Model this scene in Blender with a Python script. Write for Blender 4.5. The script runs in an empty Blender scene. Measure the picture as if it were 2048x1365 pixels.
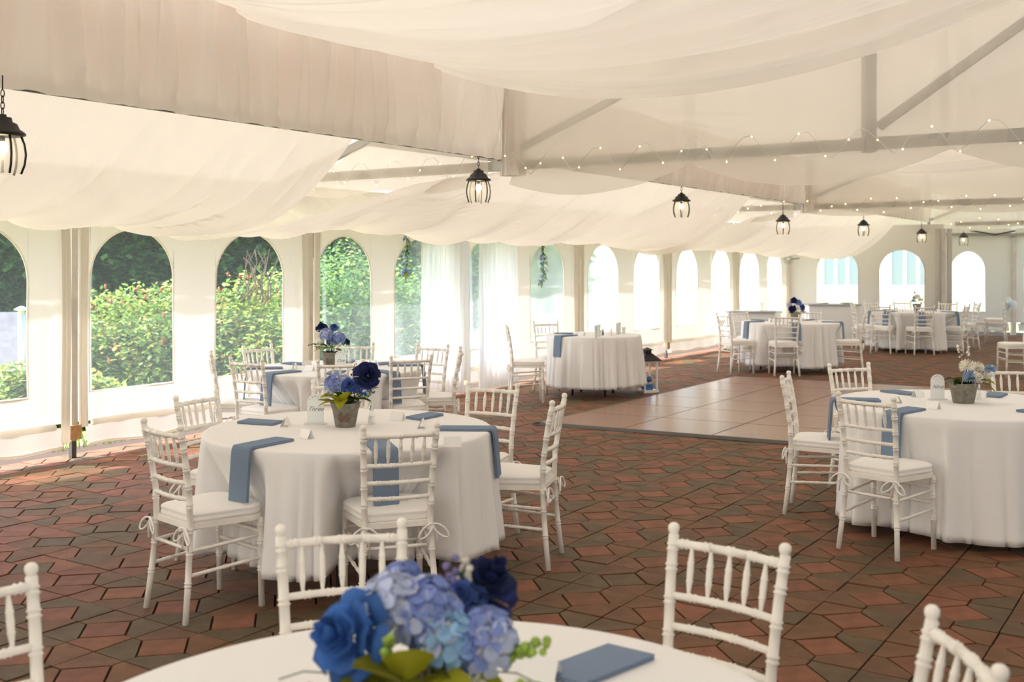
import bpy, math, random
from mathutils import Vector, noise
R = math.radians
random.seed(7)
C = bpy.context.scene
COL = C.collection

# ------------------------------------------------------------------ camera
F_PX, CAM_H, HOR = 2150.0, 1.65, 530.0
cam = bpy.data.cameras.new('camera'); camo = bpy.data.objects.new('camera', cam); COL.objects.link(camo)
cam.sensor_width = 36.0; cam.sensor_fit = 'HORIZONTAL'; cam.lens = F_PX/2048*36.0
cam.shift_y = -(682.5-HOR)/2048.0
cam.clip_end = 400; cam.clip_start = 0.05
camo.location = (0, 0, CAM_H); camo.rotation_euler = (R(90), 0, 0)
cam.dof.use_dof = True; cam.dof.focus_distance = 6.6; cam.dof.aperture_fstop = 3.6
C.camera = camo
# ------------------------------------------------------------------ world, sun, exposure
A0 = R(33.5)
U = Vector((math.sin(A0), math.cos(A0), 0)); V = Vector((-math.cos(A0), math.sin(A0), 0))   # along the tent / towards the left wall
world = bpy.data.worlds.new('world'); C.world = world; world.use_nodes = True
wn = world.node_tree; bg = wn.nodes['Background']
sky = wn.nodes.new('ShaderNodeTexSky'); sky.sky_type = 'NISHITA'; sky.sun_disc = False
sky.sun_elevation = R(52); sky.air_density = 1.0; sky.dust_density = 3.0; sky.ozone_density = 1.0
wn.links.new(sky.outputs[0], bg.inputs[0]); bg.inputs[1].default_value = 0.44
sd = (V*0.86 - U*0.5).normalized()
sun_dir = Vector((sd.x*math.cos(R(53)), sd.y*math.cos(R(53)), math.sin(R(53))))
sky.sun_rotation = math.atan2(sun_dir.x, sun_dir.y)
sl = bpy.data.lights.new('sun', 'SUN'); sl.energy = 5.8; sl.angle = R(1.0); sl.color = (1.0, 0.95, 0.88)
so = bpy.data.objects.new('sun', sl); COL.objects.link(so)
so.rotation_euler = sun_dir.to_track_quat('Z', 'Y').to_euler(); so.location = (0, 0, 30)
C.view_settings.view_transform = 'Standard'; C.view_settings.look = 'None'
C.view_settings.exposure = 1.07; C.view_settings.gamma = 1.0; C.view_settings.use_curve_mapping = False
C.cycles.max_bounces = 14; C.cycles.diffuse_bounces = 8; C.cycles.transmission_bounces = 8; C.cycles.transparent_max_bounces = 24
C.cycles.glossy_bounces = 4; C.cycles.sample_clamp_indirect = 6.0
C.cycles.use_adaptive_sampling = False; C.cycles.use_denoising = True

# ------------------------------------------------------------------ helpers
def W(u, v, z=0.0):
    p = U*u + V*v
    return Vector((p.x, p.y, z))
def bp(px, py, z=0.0):
    d = F_PX*(CAM_H-z)/(py-HOR)
    return Vector(((px-1024)/F_PX*d, d, z))
def at(px, py, d):
    return Vector(((px-1024)/F_PX*d, d, CAM_H-(py-HOR)*d/F_PX))
def lin(r, g, b):
    f = lambda c: (c/255)/12.92 if c/255 <= .04045 else (((c/255)+.055)/1.055)**2.4
    return (f(r), f(g), f(b), 1)

class MB:
    def __init__(s): s.v = []; s.f = []; s.col = []
    def grid(s, pts, closed_u=False, closed_v=False, c=None):
        n = len(pts); m = len(pts[0]); o = len(s.v)
        for r in pts: s.v.extend(tuple(p) for p in r)
        for i in range(n if closed_u else n-1):
            for j in range(m if closed_v else m-1):
                a = o+i*m+j; b = o+i*m+(j+1) % m; d = o+((i+1) % n)*m+j; e = o+((i+1) % n)*m+(j+1) % m
                s.f.append((a, b, e, d)); s.col.append(c)
    def poly(s, pts, c=None):
        o = len(s.v); s.v.extend(tuple(p) for p in pts); s.f.append(tuple(range(o, o+len(pts)))); s.col.append(c)
    def box(s, x0, x1, y0, y1, z0, z1, M=None, c=None):
        P = [Vector(p) for p in [(x0,y0,z0),(x1,y0,z0),(x1,y1,z0),(x0,y1,z0),(x0,y0,z1),(x1,y0,z1),(x1,y1,z1),(x0,y1,z1)]]
        if M: P = [M(p) for p in P]
        o = len(s.v); s.v.extend(tuple(p) for p in P)
        for q in [(0,3,2,1),(4,5,6,7),(0,1,5,4),(1,2,6,5),(2,3,7,6),(3,0,4,7)]:
            s.f.append(tuple(o+i for i in q)); s.col.append(c)
    def bar(s, a, b, w, h=None, c=None):
        a = Vector(a); b = Vector(b); h = h or w; d = (b-a).normalized()
        up = Vector((0,0,1)) if abs(d.z) < .95 else Vector((1,0,0))
        x = d.cross(up).normalized(); y = x.cross(d).normalized()
        o = len(s.v)
        for p in (a, b):
            for sx, sy in ((-1,-1),(1,-1),(1,1),(-1,1)): s.v.append(tuple(p+x*sx*w/2+y*sy*h/2))
        for q in [(0,1,2,3),(7,6,5,4),(0,4,5,1),(1,5,6,2),(2,6,7,3),(3,7,4,0)]:
            s.f.append(tuple(o+i for i in q)); s.col.append(c)
    def tube(s, pts, rad, n=8, cap=True, closed=False, c=None):
        pts = [Vector(p) for p in pts]; N = len(pts)
        rad = rad if isinstance(rad, (list, tuple)) else [rad]*N
        rows = []; x = None
        for i, p in enumerate(pts):
            a = pts[i-1] if (i or closed) else p; b = pts[(i+1) % N] if (i < N-1 or closed) else p
            d = (b-a).normalized() if (b-a).length > 1e-9 else Vector((0,0,1))
            if x is None:
                up = Vector((0,0,1)) if abs(d.z) < .9 else Vector((1,0,0)); x = d.cross(up).normalized()
            else:
                x = (x-d*x.dot(d)); x = x.normalized() if x.length > 1e-6 else d.orthogonal().normalized()
            y = d.cross(x)
            rows.append([p+(x*math.cos(2*math.pi*k/n)+y*math.sin(2*math.pi*k/n))*rad[i] for k in range(n)])
        o = len(s.v); s.grid(rows, closed_u=closed, closed_v=True, c=c)
        if cap and not closed:
            s.f.append(tuple(o+k for k in range(n))[::-1]); s.col.append(c)
            s.f.append(tuple(o+(N-1)*n+k for k in range(n))); s.col.append(c)
    def lathe(s, prof, n=24, M=None, c=None):
        rows = [[(r*math.cos(2*math.pi*k/n), r*math.sin(2*math.pi*k/n), z) for k in range(n)] for r, z in prof]
        if M: rows = [[M(Vector(p)) for p in r] for r in rows]
        s.grid(rows, closed_v=True, c=c)
    def ball(s, ctr, r, n=8, m=5, sz=1.0, c=None):
        ctr = Vector(ctr)
        rows = [[ctr+Vector((math.sin(math.pi*i/m)*math.cos(2*math.pi*k/n)*r, math.sin(math.pi*i/m)*math.sin(2*math.pi*k/n)*r, math.cos(math.pi*i/m)*r*sz)) for k in range(n)] for i in range(m+1)]
        s.grid(rows, closed_v=True, c=c)
    def mesh(s, name, mat, smooth=True):
        me = bpy.data.meshes.new(name); me.from_pydata(s.v, [], s.f); me.validate(clean_customdata=False)
        if smooth: me.polygons.foreach_set('use_smooth', [True]*len(me.polygons))
        if any(c is not None for c in s.col) and len(me.polygons) == len(s.col):
            at_ = me.color_attributes.new('tone', 'FLOAT_COLOR', 'CORNER')
            buf = []
            for p, c in zip(me.polygons, s.col):
                c = c or (1,1,1,1); buf.extend((c[0], c[1], c[2], 1.0)*p.loop_total)
            at_.data.foreach_set('color', buf)
        me.materials.append(mat); return me
    def build(s, name, mat, parent=None, smooth=True, loc=None, rz=0.0):
        o = bpy.data.objects.new(name, s.mesh(name, mat, smooth)); COL.objects.link(o)
        if parent: o.parent = parent
        if loc is not None: o.location = loc
        if rz: o.rotation_euler = (0, 0, rz)
        return o
def tag(o, label=None, cat=None, group=None, kind=None):
    if label: o['label'] = label
    if cat: o['category'] = cat
    if group: o['group'] = group
    if kind: o['kind'] = kind
    return o
def empty(name, loc, rz=0.0, **k):
    o = bpy.data.objects.new(name, None); COL.objects.link(o); o.location = loc; o.rotation_euler = (0, 0, rz)
    o.empty_display_size = .1; tag(o, **k); return o
def copy_tree(o, parent=None):
    kids = [c for c in o.children]
    c = o.copy(); COL.objects.link(c); c.parent = parent
    for ch in kids: copy_tree(ch, c)
    return c
def sharp(o, ang=35):
    me = o.data; me.set_sharp_from_angle(angle=R(ang)) if hasattr(me, 'set_sharp_from_angle') else None
    return o

# ------------------------------------------------------------------ materials
def mat(name, col, rough=.5, metal=0, spec=.5, bump=None, var=None, attr=False, transl=0, transp=0, emit=None, sheen=0, tcol=None, haze=None):
    m = bpy.data.materials.new(name); m.use_nodes = True; nt = m.node_tree; N = nt.nodes; L = nt.links
    b = N['Principled BSDF']; out = N['Material Output']
    b.inputs['Base Color'].default_value = col; b.inputs['Roughness'].default_value = rough
    b.inputs['Metallic'].default_value = metal; b.inputs['Specular IOR Level'].default_value = spec
    csock = None
    if attr:
        a = N.new('ShaderNodeVertexColor'); a.layer_name = 'tone'; csock = a.outputs[0]
        mx = N.new('ShaderNodeMix'); mx.data_type = 'RGBA'; mx.blend_type = 'MULTIPLY'; mx.inputs[0].default_value = 1
        L.new(csock, mx.inputs[6]); mx.inputs[7].default_value = col; csock = mx.outputs[2]
    if var:     # (scale, amount, dark colour multiplier)
        tc = N.new('ShaderNodeTexCoord'); nz = N.new('ShaderNodeTexNoise'); nz.inputs['Scale'].default_value = var[0]; nz.inputs['Detail'].default_value = 6
        L.new(tc.outputs['Object'], nz.inputs['Vector'])
        mr = N.new('ShaderNodeMapRange'); mr.inputs[1].default_value = .3; mr.inputs[2].default_value = .7; mr.inputs[3].default_value = 1-var[1]; mr.inputs[4].default_value = 1+var[1]*.4
        L.new(nz.outputs[0], mr.inputs[0])
        mx = N.new('ShaderNodeMix'); mx.data_type = 'RGBA'; mx.blend_type = 'MULTIPLY'; mx.inputs[0].default_value = 1
        if csock: L.new(csock, mx.inputs[6])
        else: mx.inputs[6].default_value = col
        L.new(mr.outputs[0], mx.inputs[7]); csock = mx.outputs[2]
    if csock: L.new(csock, b.inputs['Base Color'])
    if sheen: b.inputs['Sheen Weight'].default_value = sheen
    nrm = None
    if bump:    # (scale, strength)
        tc = N.new('ShaderNodeTexCoord'); nz = N.new('ShaderNodeTexNoise'); nz.inputs['Scale'].default_value = bump[0]; nz.inputs['Detail'].default_value = 4
        L.new(tc.outputs['Object'], nz.inputs['Vector'])
        bu = N.new('ShaderNodeBump'); bu.inputs['Strength'].default_value = bump[1]; bu.inputs['Distance'].default_value = .01
        L.new(nz.outputs[0], bu.inputs['Height']); L.new(bu.outputs[0], b.inputs['Normal']); nrm = bu.outputs[0]
    if emit:
        b.inputs['Emission Color'].default_value = emit[0]; b.inputs['Emission Strength'].default_value = emit[1]
    sh = b.outputs[0]
    if transl:
        t = N.new('ShaderNodeBsdfTranslucent'); mxs = N.new('ShaderNodeMixShader'); mxs.inputs[0].default_value = transl
        if csock: L.new(csock, t.inputs[0])
        else: t.inputs[0].default_value = tcol or col
        if nrm: L.new(nrm, t.inputs[1])
        L.new(sh, mxs.inputs[1]); L.new(t.outputs[0], mxs.inputs[2]); sh = mxs.outputs[0]
    if transp:
        t = N.new('ShaderNodeBsdfTransparent'); mxs = N.new('ShaderNodeMixShader'); mxs.inputs[0].default_value = transp
        if haze:     # milky at grazing angles
            lw = N.new('ShaderNodeLayerWeight'); lw.inputs[0].default_value = .5; mr = N.new('ShaderNodeMapRange')
            mr.inputs[1].default_value = haze[0]; mr.inputs[2].default_value = haze[1]; mr.inputs[3].default_value = transp; mr.inputs[4].default_value = haze[2]
            L.new(lw.outputs['Facing'], mr.inputs[0]); L.new(mr.outputs[0], mxs.inputs[0])
        L.new(sh, mxs.inputs[1]); L.new(t.outputs[0], mxs.inputs[2]); sh = mxs.outputs[0]
    L.new(sh, out.inputs[0]); return m

M = {}
M['roof'] = mat('tent_vinyl_roof', (.90,.87,.79,1), .6, transl=.5, tcol=(.29,.268,.228,1), spec=.1)
M['wall'] = mat('tent_vinyl_wall', (.93,.90,.87,1), .45, transl=.5, tcol=(.36,.33,.305,1), spec=.25, bump=(3, .15))
M['wallfold'] = mat('tent_vinyl_fold', (.88,.84,.77,1), .5, transl=.45, spec=.2, bump=(6,.2))
M['drape'] = mat('ceiling_chiffon', (.94,.90,.84,1), .8, transl=.60, transp=.12, spec=.05)
M['valance'] = mat('gathered_chiffon', (.88,.82,.77,1), .8, transl=.30, spec=.05)
M['sheer'] = mat('truss_sheer', (.93,.88,.81,1), .8, transl=.55, transp=.30, spec=.05)
M['curtain'] = mat('sheer_curtain', (.90,.93,.97,1), .8, transl=.6, transp=.30, spec=.05)
M['truss'] = mat('aluminium', (.42,.41,.38,1), .45, .6, bump=(30,.05))
M['steel'] = mat('dark_steel', (.10,.10,.10,1), .5, .6)
M['post'] = mat('post_metal', (.74,.70,.63,1), .4, .1, var=(6,.15))
M['wood'] = mat('plywood_block', lin(205,160,105), .7, var=(20,.3))
M['chair'] = mat('white_painted_wood', (.92,.89,.83,1), .38, spec=.45, var=(14,.05))
M['cushion'] = mat('cushion_fabric', (.93,.91,.885,1), .75, bump=(120,.12), sheen=.1)
M['cloth'] = mat('tablecloth_linen', (.935,.935,.935,1), .85, bump=(160,.10), transl=.08, spec=.1)
M['napkin'] = mat('blue_napkin', lin(124,141,165), .85, bump=(300,.2), spec=.1)
M['tabletop'] = mat('grey_plastic', (.35,.34,.32,1), .6)
M['card'] = mat('card_paper', (.88,.88,.86,1), .6)
M['acrylic'] = mat('frosted_acrylic', (.90,.92,.92,1), .25, transl=.35, transp=.15)
M['ink'] = mat('ink', (.16,.17,.19,1), .6)
M['pot'] = mat('galvanised_pot', lin(140,136,124), .55, .35, var=(40,.35), bump=(60,.3))
M['relief'] = mat('pot_relief', lin(135,100,85), .7, var=(60,.4))
M['petal'] = mat('petals', (1,1,1,1), .7, attr=True, transl=.22, spec=.15)
M['leafm'] = mat('leaves', (1,1,1,1), .55, attr=True, transl=.3, spec=.25)
M['paver'] = mat('paver', (1,1,1,1), .68, attr=True, var=(9,.28), bump=(140,.5), spec=.30)
M['sand'] = mat('joint_sand', (.050,.030,.020,1), .95, bump=(50,.4))
M['parquet'] = mat('dance_floor_laminate', lin(140,98,74), .27, var=(1.2,.12), spec=.5)
M['edge'] = mat('dance_floor_edge', (.045,.042,.040,1), .45)
M['seamline'] = mat('seam', lin(120,80,60), .5)
M['black'] = mat('black_iron', (.022,.020,.018,1), .45, .4, bump=(80,.2))
M['glass'] = mat('clear_glass', (.92,.93,.90,1), .05, transp=.80, spec=.8)
M['vinyl'] = mat('clear_vinyl', (.80,.90,.97,1), .12, transl=.6, transp=.94, spec=.5, haze=(.30,.70,.30))
M['bulb'] = mat('lit_bulb', (1,.9,.7,1), .4, emit=((1,.78,.45,1), 9))
M['fairy'] = mat('fairy_bulb', (1,.9,.6,1), .4, emit=((1,.80,.30,1), 4))
M['wire'] = mat('clear_wire', (.75,.72,.62,1), .4)
M['grass'] = mat('lawn_grass', lin(175,185,120), .9, var=(1.5,.25), bump=(40,.6))
M['white'] = mat('white_siding', (.86,.87,.88,1), .6)
M['siding'] = mat('white_wood', (.88,.88,.88,1), .5)
M['bwin'] = mat('far_window_glass', lin(160,174,182), .3, spec=.6)
M['shedroof'] = mat('shed_shingle', lin(82,84,90), .8, var=(8,.3), bump=(30,.5))
M['shedwall'] = mat('shed_wall', lin(98,118,145), .7, var=(2,.12))
M['chrome'] = mat('galvanised_pipe', (.7,.72,.74,1), .3, .9)
M['bark'] = mat('bark', lin(100,85,70), .9, var=(10,.3))
M['leafdark'] = mat('tree_leaves', (1,1,1,1), .6, attr=True, transl=.35, spec=.2)
M['barwhite'] = mat('bar_panel', (.84,.86,.88,1), .5)
M['bartop'] = mat('bar_top', (.40,.42,.45,1), .4)
M['salt'] = mat('salt', (.9,.9,.88,1), .7)
M['bluebead'] = mat('blue_filler', lin(60,110,170), .5)

# ================================================================== STRUCTURE
WL = 8.205; UP0 = 5.59          # left wall line (v) and first post (u)
BV = 5.35                       # lantern beam line (v)
TR = [7.95, 16.1, 24.5]         # trusses (u)
RIDGE, RV = -1.0, -10.2

# ---- floor
fl = MB(); fl.box(-14, 29, -11, 8.80, -.16, -.020, M=lambda p: W(p.x, p.y, p.z))
floor = fl.build('floor', M['sand'], smooth=False); tag(floor, kind='structure')
P, U0, V0 = .397, 5.42, 1.435      # paver cell
D, G = .137, .0036
def shapes():
    h = P/2; S = {}
    S['diamond'] = [(D-G*1.4, 0), (0, D-G*1.4), (-D+G*1.4, 0), (0, -D+G*1.4)]
    for n, (a, b) in enumerate([(1,1),(-1,1),(-1,-1),(1,-1)]):
        pts = [(D+G*1.4, G), (h-G, G), (h-G, h-G), (G, h-G), (G, D+G*1.4)]
        pts = [(x*a, y*b) for x, y in pts]
        if a*b < 0: pts.reverse()
        S['corner%d' % n] = pts
    return S
SH = shapes()
TON = {'red': [lin(134,86,62), lin(129,83,60), lin(123,79,58)], 'brown': [lin(114,81,57), lin(109,79,55), lin(117,82,56)], 'grey': [lin(103,84,60), lin(98,81,58)]}
def pick(kind, u, v):
    left = v > 4.5 + 1.2*noise.noise(Vector((u*.5, v*.5, 0)))
    r = random.random()
    if kind == 'diamond':
        t = 'red' if r < (.50 if left else .93) else ('grey' if r > .78 else 'brown')
    else:
        if left: t = 'red' if r < .38 else ('grey' if r > .66 else 'brown')
        else: t = 'red' if r < .06 else ('grey' if r > .62 else 'brown')
    return random.choice(TON[t])
def paver_geo(mb, pts, cu, cv, z, c, local=False, tilt=(0,0)):
    b = .0020; n = len(pts); cx = sum(p[0] for p in pts)/n; cy = sum(p[1] for p in pts)/n
    def tf(x, y, zz):
        zz += z + tilt[0]*(x-cx)+tilt[1]*(y-cy)
        return Vector((x, y, zz)) if local else W(cu+x, cv+y, zz)
    def ins(p, k):
        dx, dy = p[0]-cx, p[1]-cy; L = math.hypot(dx, dy); return (p[0]-dx/L*k, p[1]-dy/L*k)
    o = len(mb.v)
    mb.v.extend(tuple(tf(*ins(p, b), 0)) for p in pts); mb.v.extend(tuple(tf(p[0], p[1], -b)) for p in pts); mb.v.extend(tuple(tf(p[0], p[1], -.03)) for p in pts)
    mb.f.append(tuple(range(o, o+n))); mb.col.append(c)
    for r in (0, n):
        for i in range(n):
            j = (i+1) % n; mb.f.append((o+r+i, o+r+n+i, o+r+n+j, o+r+j)); mb.col.append(c)
cells = []
for i in range(-14, 58):
    for j in range(-30, 18):
        u = U0+i*P; v = V0+j*P
        if not (v+P/2 < WL+.62): continue
        w = W(u, v)
        if w.y < 1.6 or abs(w.x) > w.y*.52+.6 or u > 27.5: continue
        if 9.75 < u < 14.6 and .8 < v < 5.6: continue      # under the dance floor
        for k, pts in SH.items():
            cx = u+sum(p[0] for p in pts)/len(pts); cy = v+sum(p[1] for p in pts)/len(pts)
            q = W(cx, cy); px = 1024+F_PX*q.x/q.y; py = HOR+F_PX*CAM_H/q.y
            vis = -40 < px < 2090 and py < 1385
            # pieces hidden under the foreground and middle tables come last
            for tx, ty, tr in ((-.15,1.93,.75), (-.88,5.86,.7), (2.88,6.88,.7)):
                dd = F_PX/max(q.y, .1)
                if vis and tr and (px-(1024+F_PX*tx/ty))**2/(F_PX*tr/ty)**2 < 1 and py > HOR+F_PX*.89/(ty+tr) and (q-Vector((tx,ty,0))).length < tr+.25: vis = False
            cells.append((0 if vis else 1, q.y, k, pts, u, v))
cells.sort(key=lambda c: (c[0], c[1]))
pm = {}
rest = MB()
for n, (h, d, k, pts, u, v) in enumerate(cells):
    c = pick('diamond' if k == 'diamond' else 'c', u, v)
    dz = random.uniform(-.0022, .0022); ti = (random.uniform(-.012,.012), random.uniform(-.012,.012))
    if n < 300:
        if (k, c) not in pm:
            mb = MB(); paver_geo(mb, pts, 0, 0, 0, c, local=True); pm[(k, c)] = mb.mesh('paver', M['paver'], smooth=False)
        o = bpy.data.objects.new('paver', pm[(k, c)]); COL.objects.link(o); o.parent = floor
        o.location = W(u, v, dz); o.rotation_euler = (ti[1], -ti[0], math.atan2(U.y, U.x))
    else:
        paver_geo(rest, pts, u, v, dz, c, tilt=ti)
o = rest.build('paver_field', M['paver'], floor, smooth=False); o['kind'] = 'stuff'

# ---- lawn outside (falls away behind the left wall)
g = MB(); rows = []
for i in range(0, 71):
    u = -34+i*1.7; r = []
    for j in range(0, 61):
        v = -45+j*1.8
        z = -.10
        k = max(0, min(1, (13-u)/6)); z -= k*1.5*max(0, min(1, (v-10.2)/5))
        z += .05*noise.noise(Vector((u*.3, v*.3, 1)))
        r.append(W(u, v, z))
    rows.append(r)
g.grid(rows); lawn = g.build('ground', M['grass']); tag(lawn, kind='structure')
gt = MB()
for k in range(2600):
    u = random.uniform(5.7, 9.5); v = WL+.45+random.random()**1.5*.9
    p = W(u, v, -.06); a = random.uniform(0, 6.28); h = random.uniform(.04, .10)
    d = Vector((math.cos(a), math.sin(a), 0))*.008
    gt.poly([p-d, p+d, p+Vector((random.uniform(-.03,.03), random.uniform(-.03,.03), h))], c=random.choice([lin(105,125,60), lin(90,110,55), lin(130,140,75)]))
o = gt.build('grass', M['leafdark'], smooth=False); tag(o, 'tufts of bright grass along the foot of the left tent wall', 'grass', kind='stuff')

# ---- tent roof
def roof_z(v): return 2.46+(WL-v)*math.tan(R(17.8)) if v >= RIDGE else 2.46+(v-RV)*math.tan(R(17.8))
rf = MB()
us = [-9+k*1.25 for k in range(31)]
vs = [WL+.62, WL, 7, 5.4, 3.6, 1.8, 0, -1, -2.8, -4.6, -6.4, -8.2, RV, RV-.6]
rf.grid([[W(u, v, roof_z(v)+.03+.02*noise.noise(Vector((u, v, 3)))) for v in vs] for u in us])
ro = rf.build('ceiling', M['roof']); tag(ro, kind='structure')
# eave flap hanging outside the wall, with a scalloped lower edge
ev = MB(); ev.grid([[W(-9+k*.1, WL+.62+.01*math.sin(k), roof_z(WL+.62)+.02), W(-9+k*.1, WL+.63+.015*math.sin(k*.7), 2.17-.035*abs(math.sin(k*.31)))] for k in range(370)])
o = ev.build('trim_1', M['wall']); tag(o, kind='structure')
def gable(u, name, z0=2.4):
    m = MB(); rows = []
    for k in range(41):
        v = RV+(WL-RV)*k/40; zt = roof_z(v)+.03; rows.append([W(u, v, z0+(zt-z0)*t/3) for t in range(4)])
    m.grid(rows); o = m.build(name, M['wall']); tag(o, kind='structure'); return o
gable(27.9, 'wall_back_gable')
def plainwall(p, q, z0, z1, name):
    m = MB(); n = max(2, int((q-p).length/.25)); nr = Vector((-(q-p).y, (q-p).x, 0)).normalized()
    m.grid([[p.lerp(q, i/n)+nr*.015*math.sin(i*1.1)+Vector((0,0,z0+(z1-z0)*j/6)) for j in range(7)] for i in range(n+1)])
    o = m.build(name, M['wall']); tag(o, kind='structure'); return o
plainwall(W(-9, RV), W(28, RV), .02, 2.5, 'wall_right')
plainwall(W(-9, WL), W(-9, RV), .02, 2.5, 'wall_front'); gable(-9, 'wall_front_gable')

# ---- side walls with arched clear windows
SILL, TOP = .55, 1.97
wcount = [0]
def arch_z(x, a, b):
    c = (a+b)/2; h = (b-a)/2; t = min(1, abs(x-c)/h); return (TOP-.46)+.46*math.sqrt(max(0, 1-t*t))
def wall_bay(parent, P0, dr, t0, t1, wins, zb=.30, ztop=2.5, seed=0, hem=True):
    nr = Vector((-dr.y, dr.x, 0))
    def off(t, z):
        e = min(t-t0, t1-t); fold = .018*math.exp(-(e/.16)**2)*math.sin(t*42+seed)
        return .012*noise.noise(Vector((t*1.3, z*.8, seed)))+.006*math.sin(t*5+z*2+seed)+fold + .01*noise.noise(Vector((t*4+z*3, z*2, seed+5)))
    def pt(t, z, o=0): return P0+dr*t+nr*(off(t, z)+o)+Vector((0,0,z))
    ts = set([t0+(t1-t0)*i/60 for i in range(61)])
    for a, b in wins:
        for k in range(25): ts.add(round((a+b)/2-math.cos(math.pi*k/24)*(b-a)/2, 5))
    ts = sorted(ts); ts = [t for i, t in enumerate(ts) if i == 0 or t-ts[i-1] > 1e-4]
    m = MB()
    for i in range(len(ts)-1):
        x0, x1 = ts[i], ts[i+1]; mid = (x0+x1)/2; w = next(((a, b) for a, b in wins if a < mid < b), None)
        cols = [(zb, zb, ztop, ztop)] if not w else [(zb, zb, SILL, SILL), (arch_z(x0, *w), arch_z(x1, *w), ztop, ztop)]
        for za0, za1, zc0, zc1 in cols:
            n = 8 if not w else 3
            m.grid([[pt(x0, za0+(zc0-za0)*k/n) for k in range(n+1)], [pt(x1, za1+(zc1-za1)*k/n) for k in range(n+1)]])
    # merge duplicated columns
    bmn = {}; nv = []; mp = []
    for p in m.v:
        key = tuple(round(c, 4) for c in p)
        if key not in bmn: bmn[key] = len(nv); nv.append(p)
        mp.append(bmn[key])
    fc = []
    for f in m.f:
        q = []
        for i in f:
            if mp[i] not in q: q.append(mp[i])
        if len(q) > 2: fc.append(tuple(q))
    m.v = nv; m.f = fc; m.col = [None]*len(fc)
    m.build('wall_panel', M['wall'], parent)
    # hem: pole pocket and skirt flap
    if hem:
        h = MB(); h.tube([P0+dr*(t0+.12+(t1-t0-.24)*k/12)-nr*.02+Vector((0,0,.285+.006*math.sin(k))) for k in range(13)], .028, 8); h.build('hem_pole', M['wallfold'], parent)
        s = MB(); s.grid([[P0+dr*(t0+.06+(t1-t0-.12)*k/40)+nr*(.01*math.sin(k*.9)-.02*j)+Vector((0,0,.27-.085*j+(.012*math.sin(k*.5) if j == 2 else 0))) for j in range(3)] for k in range(41)]); s.build('wall_skirt', M['wall'], parent)
        s = MB(); s.tube([P0+dr*(t0+.06+(t1-t0-.12)*k/40)+nr*(.01*math.sin(k*.9)-.04)+Vector((0,0,.10+.012*math.sin(k*.5))) for k in range(41)], .012, 6); s.build('wall_skirt_hem', M['wallfold'], parent)
    for a, b in wins:
        wcount[0] += 1
        xs = [(a+b)/2-math.cos(math.pi*k/24)*(b-a)/2 for k in range(25)]
        pn = MB(); pn.grid([[pt(x, SILL+(arch_z(x, a, b)-SILL)*k/6) for k in range(7)] for x in xs])
        o = pn.build('window_%d' % wcount[0], M['vinyl']); tag(o, kind='structure')
        fr = MB(); loop = [(a, SILL)]+[(a, SILL+(TOP-.46-SILL)*k/5) for k in range(1, 5)]+[(x, arch_z(x, a, b)) for x in xs]+[(b, SILL+(TOP-.46-SILL)*k/5) for k in range(4, -1, -1)]
        fr.tube([pt(x, z) for x, z in loop], .009, 6, closed=True); fr.build('window_frame', M['wallfold'], o)
P0 = W(UP0, WL)
wl = empty('wall_left', P0, kind='structure')
def rel(parent):        # children built in world space under a moved empty
    pass
wl.location = (0,0,0)
posts_t = [-8.6, -5.7, -2.85, 0, 2.85, 5.61, 8.6, 11.73, 14.92, 18.07]
wins = {0: [], 1: [], 2: [(-2.55,-1.65), (-1.31,-.41)], 3: [(.16,1.06),(1.56,2.47)], 4: [(2.96,3.86),(4.28,5.2)], 5: [(5.72,6.6),(7.28,8.22)],
        6: [(8.92,9.93),(10.48,11.48)], 7: [(12.15,13.09),(13.73,14.7)], 8: [(15.2,16.3),(16.75,17.7)]}
for i in range(9):
    wall_bay(wl, P0, U, posts_t[i]+.06, posts_t[i+1]-.06, wins[i], seed=i*3.7)
# end wall (perpendicular), then the deeper recess on the right
wb = empty('wall_back', (0,0,0), kind='structure')
PC = W(UP0+18.07, WL); dre = -V
PE = PC+dre*3.32
wall_bay(wb, PC, dre, .05, 3.3, [(.66,1.58),(2.02,2.96)], seed=40)
wr = empty('wall_back_recess', (0,0,0), kind='structure')
PR = Vector((10.05, 25.2, 0)); 
d2 = (PR-PE); L2 = d2.length; wall_bay(wr, PE, d2.normalized(), .05, L2-.05, [], seed=51)
wall_bay(wr, PR, Vector((1,0,0)), .05, 1.65, [(.22,1.05)], seed=55)
wall_bay(wr, PR, Vector((1,0,0)), 1.75, 3.6, [(1.62+.05,2.5)] if False else [(1.95,2.85)], seed=58)
wall_bay(wr, PR, Vector((1,0,0)), 3.7, 7.5, [(4.2,5.1),(5.8,6.7)], seed=61)
o = MB(); o.bar(PR+Vector((-.2,-.05,2.36)), PR+Vector((8,-.05,2.36)), .07, .07)
o = o.build('eave_beam', M['truss'], smooth=False); tag(o, 'grey horizontal eave beam above the far right tent wall', 'beam')

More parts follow.
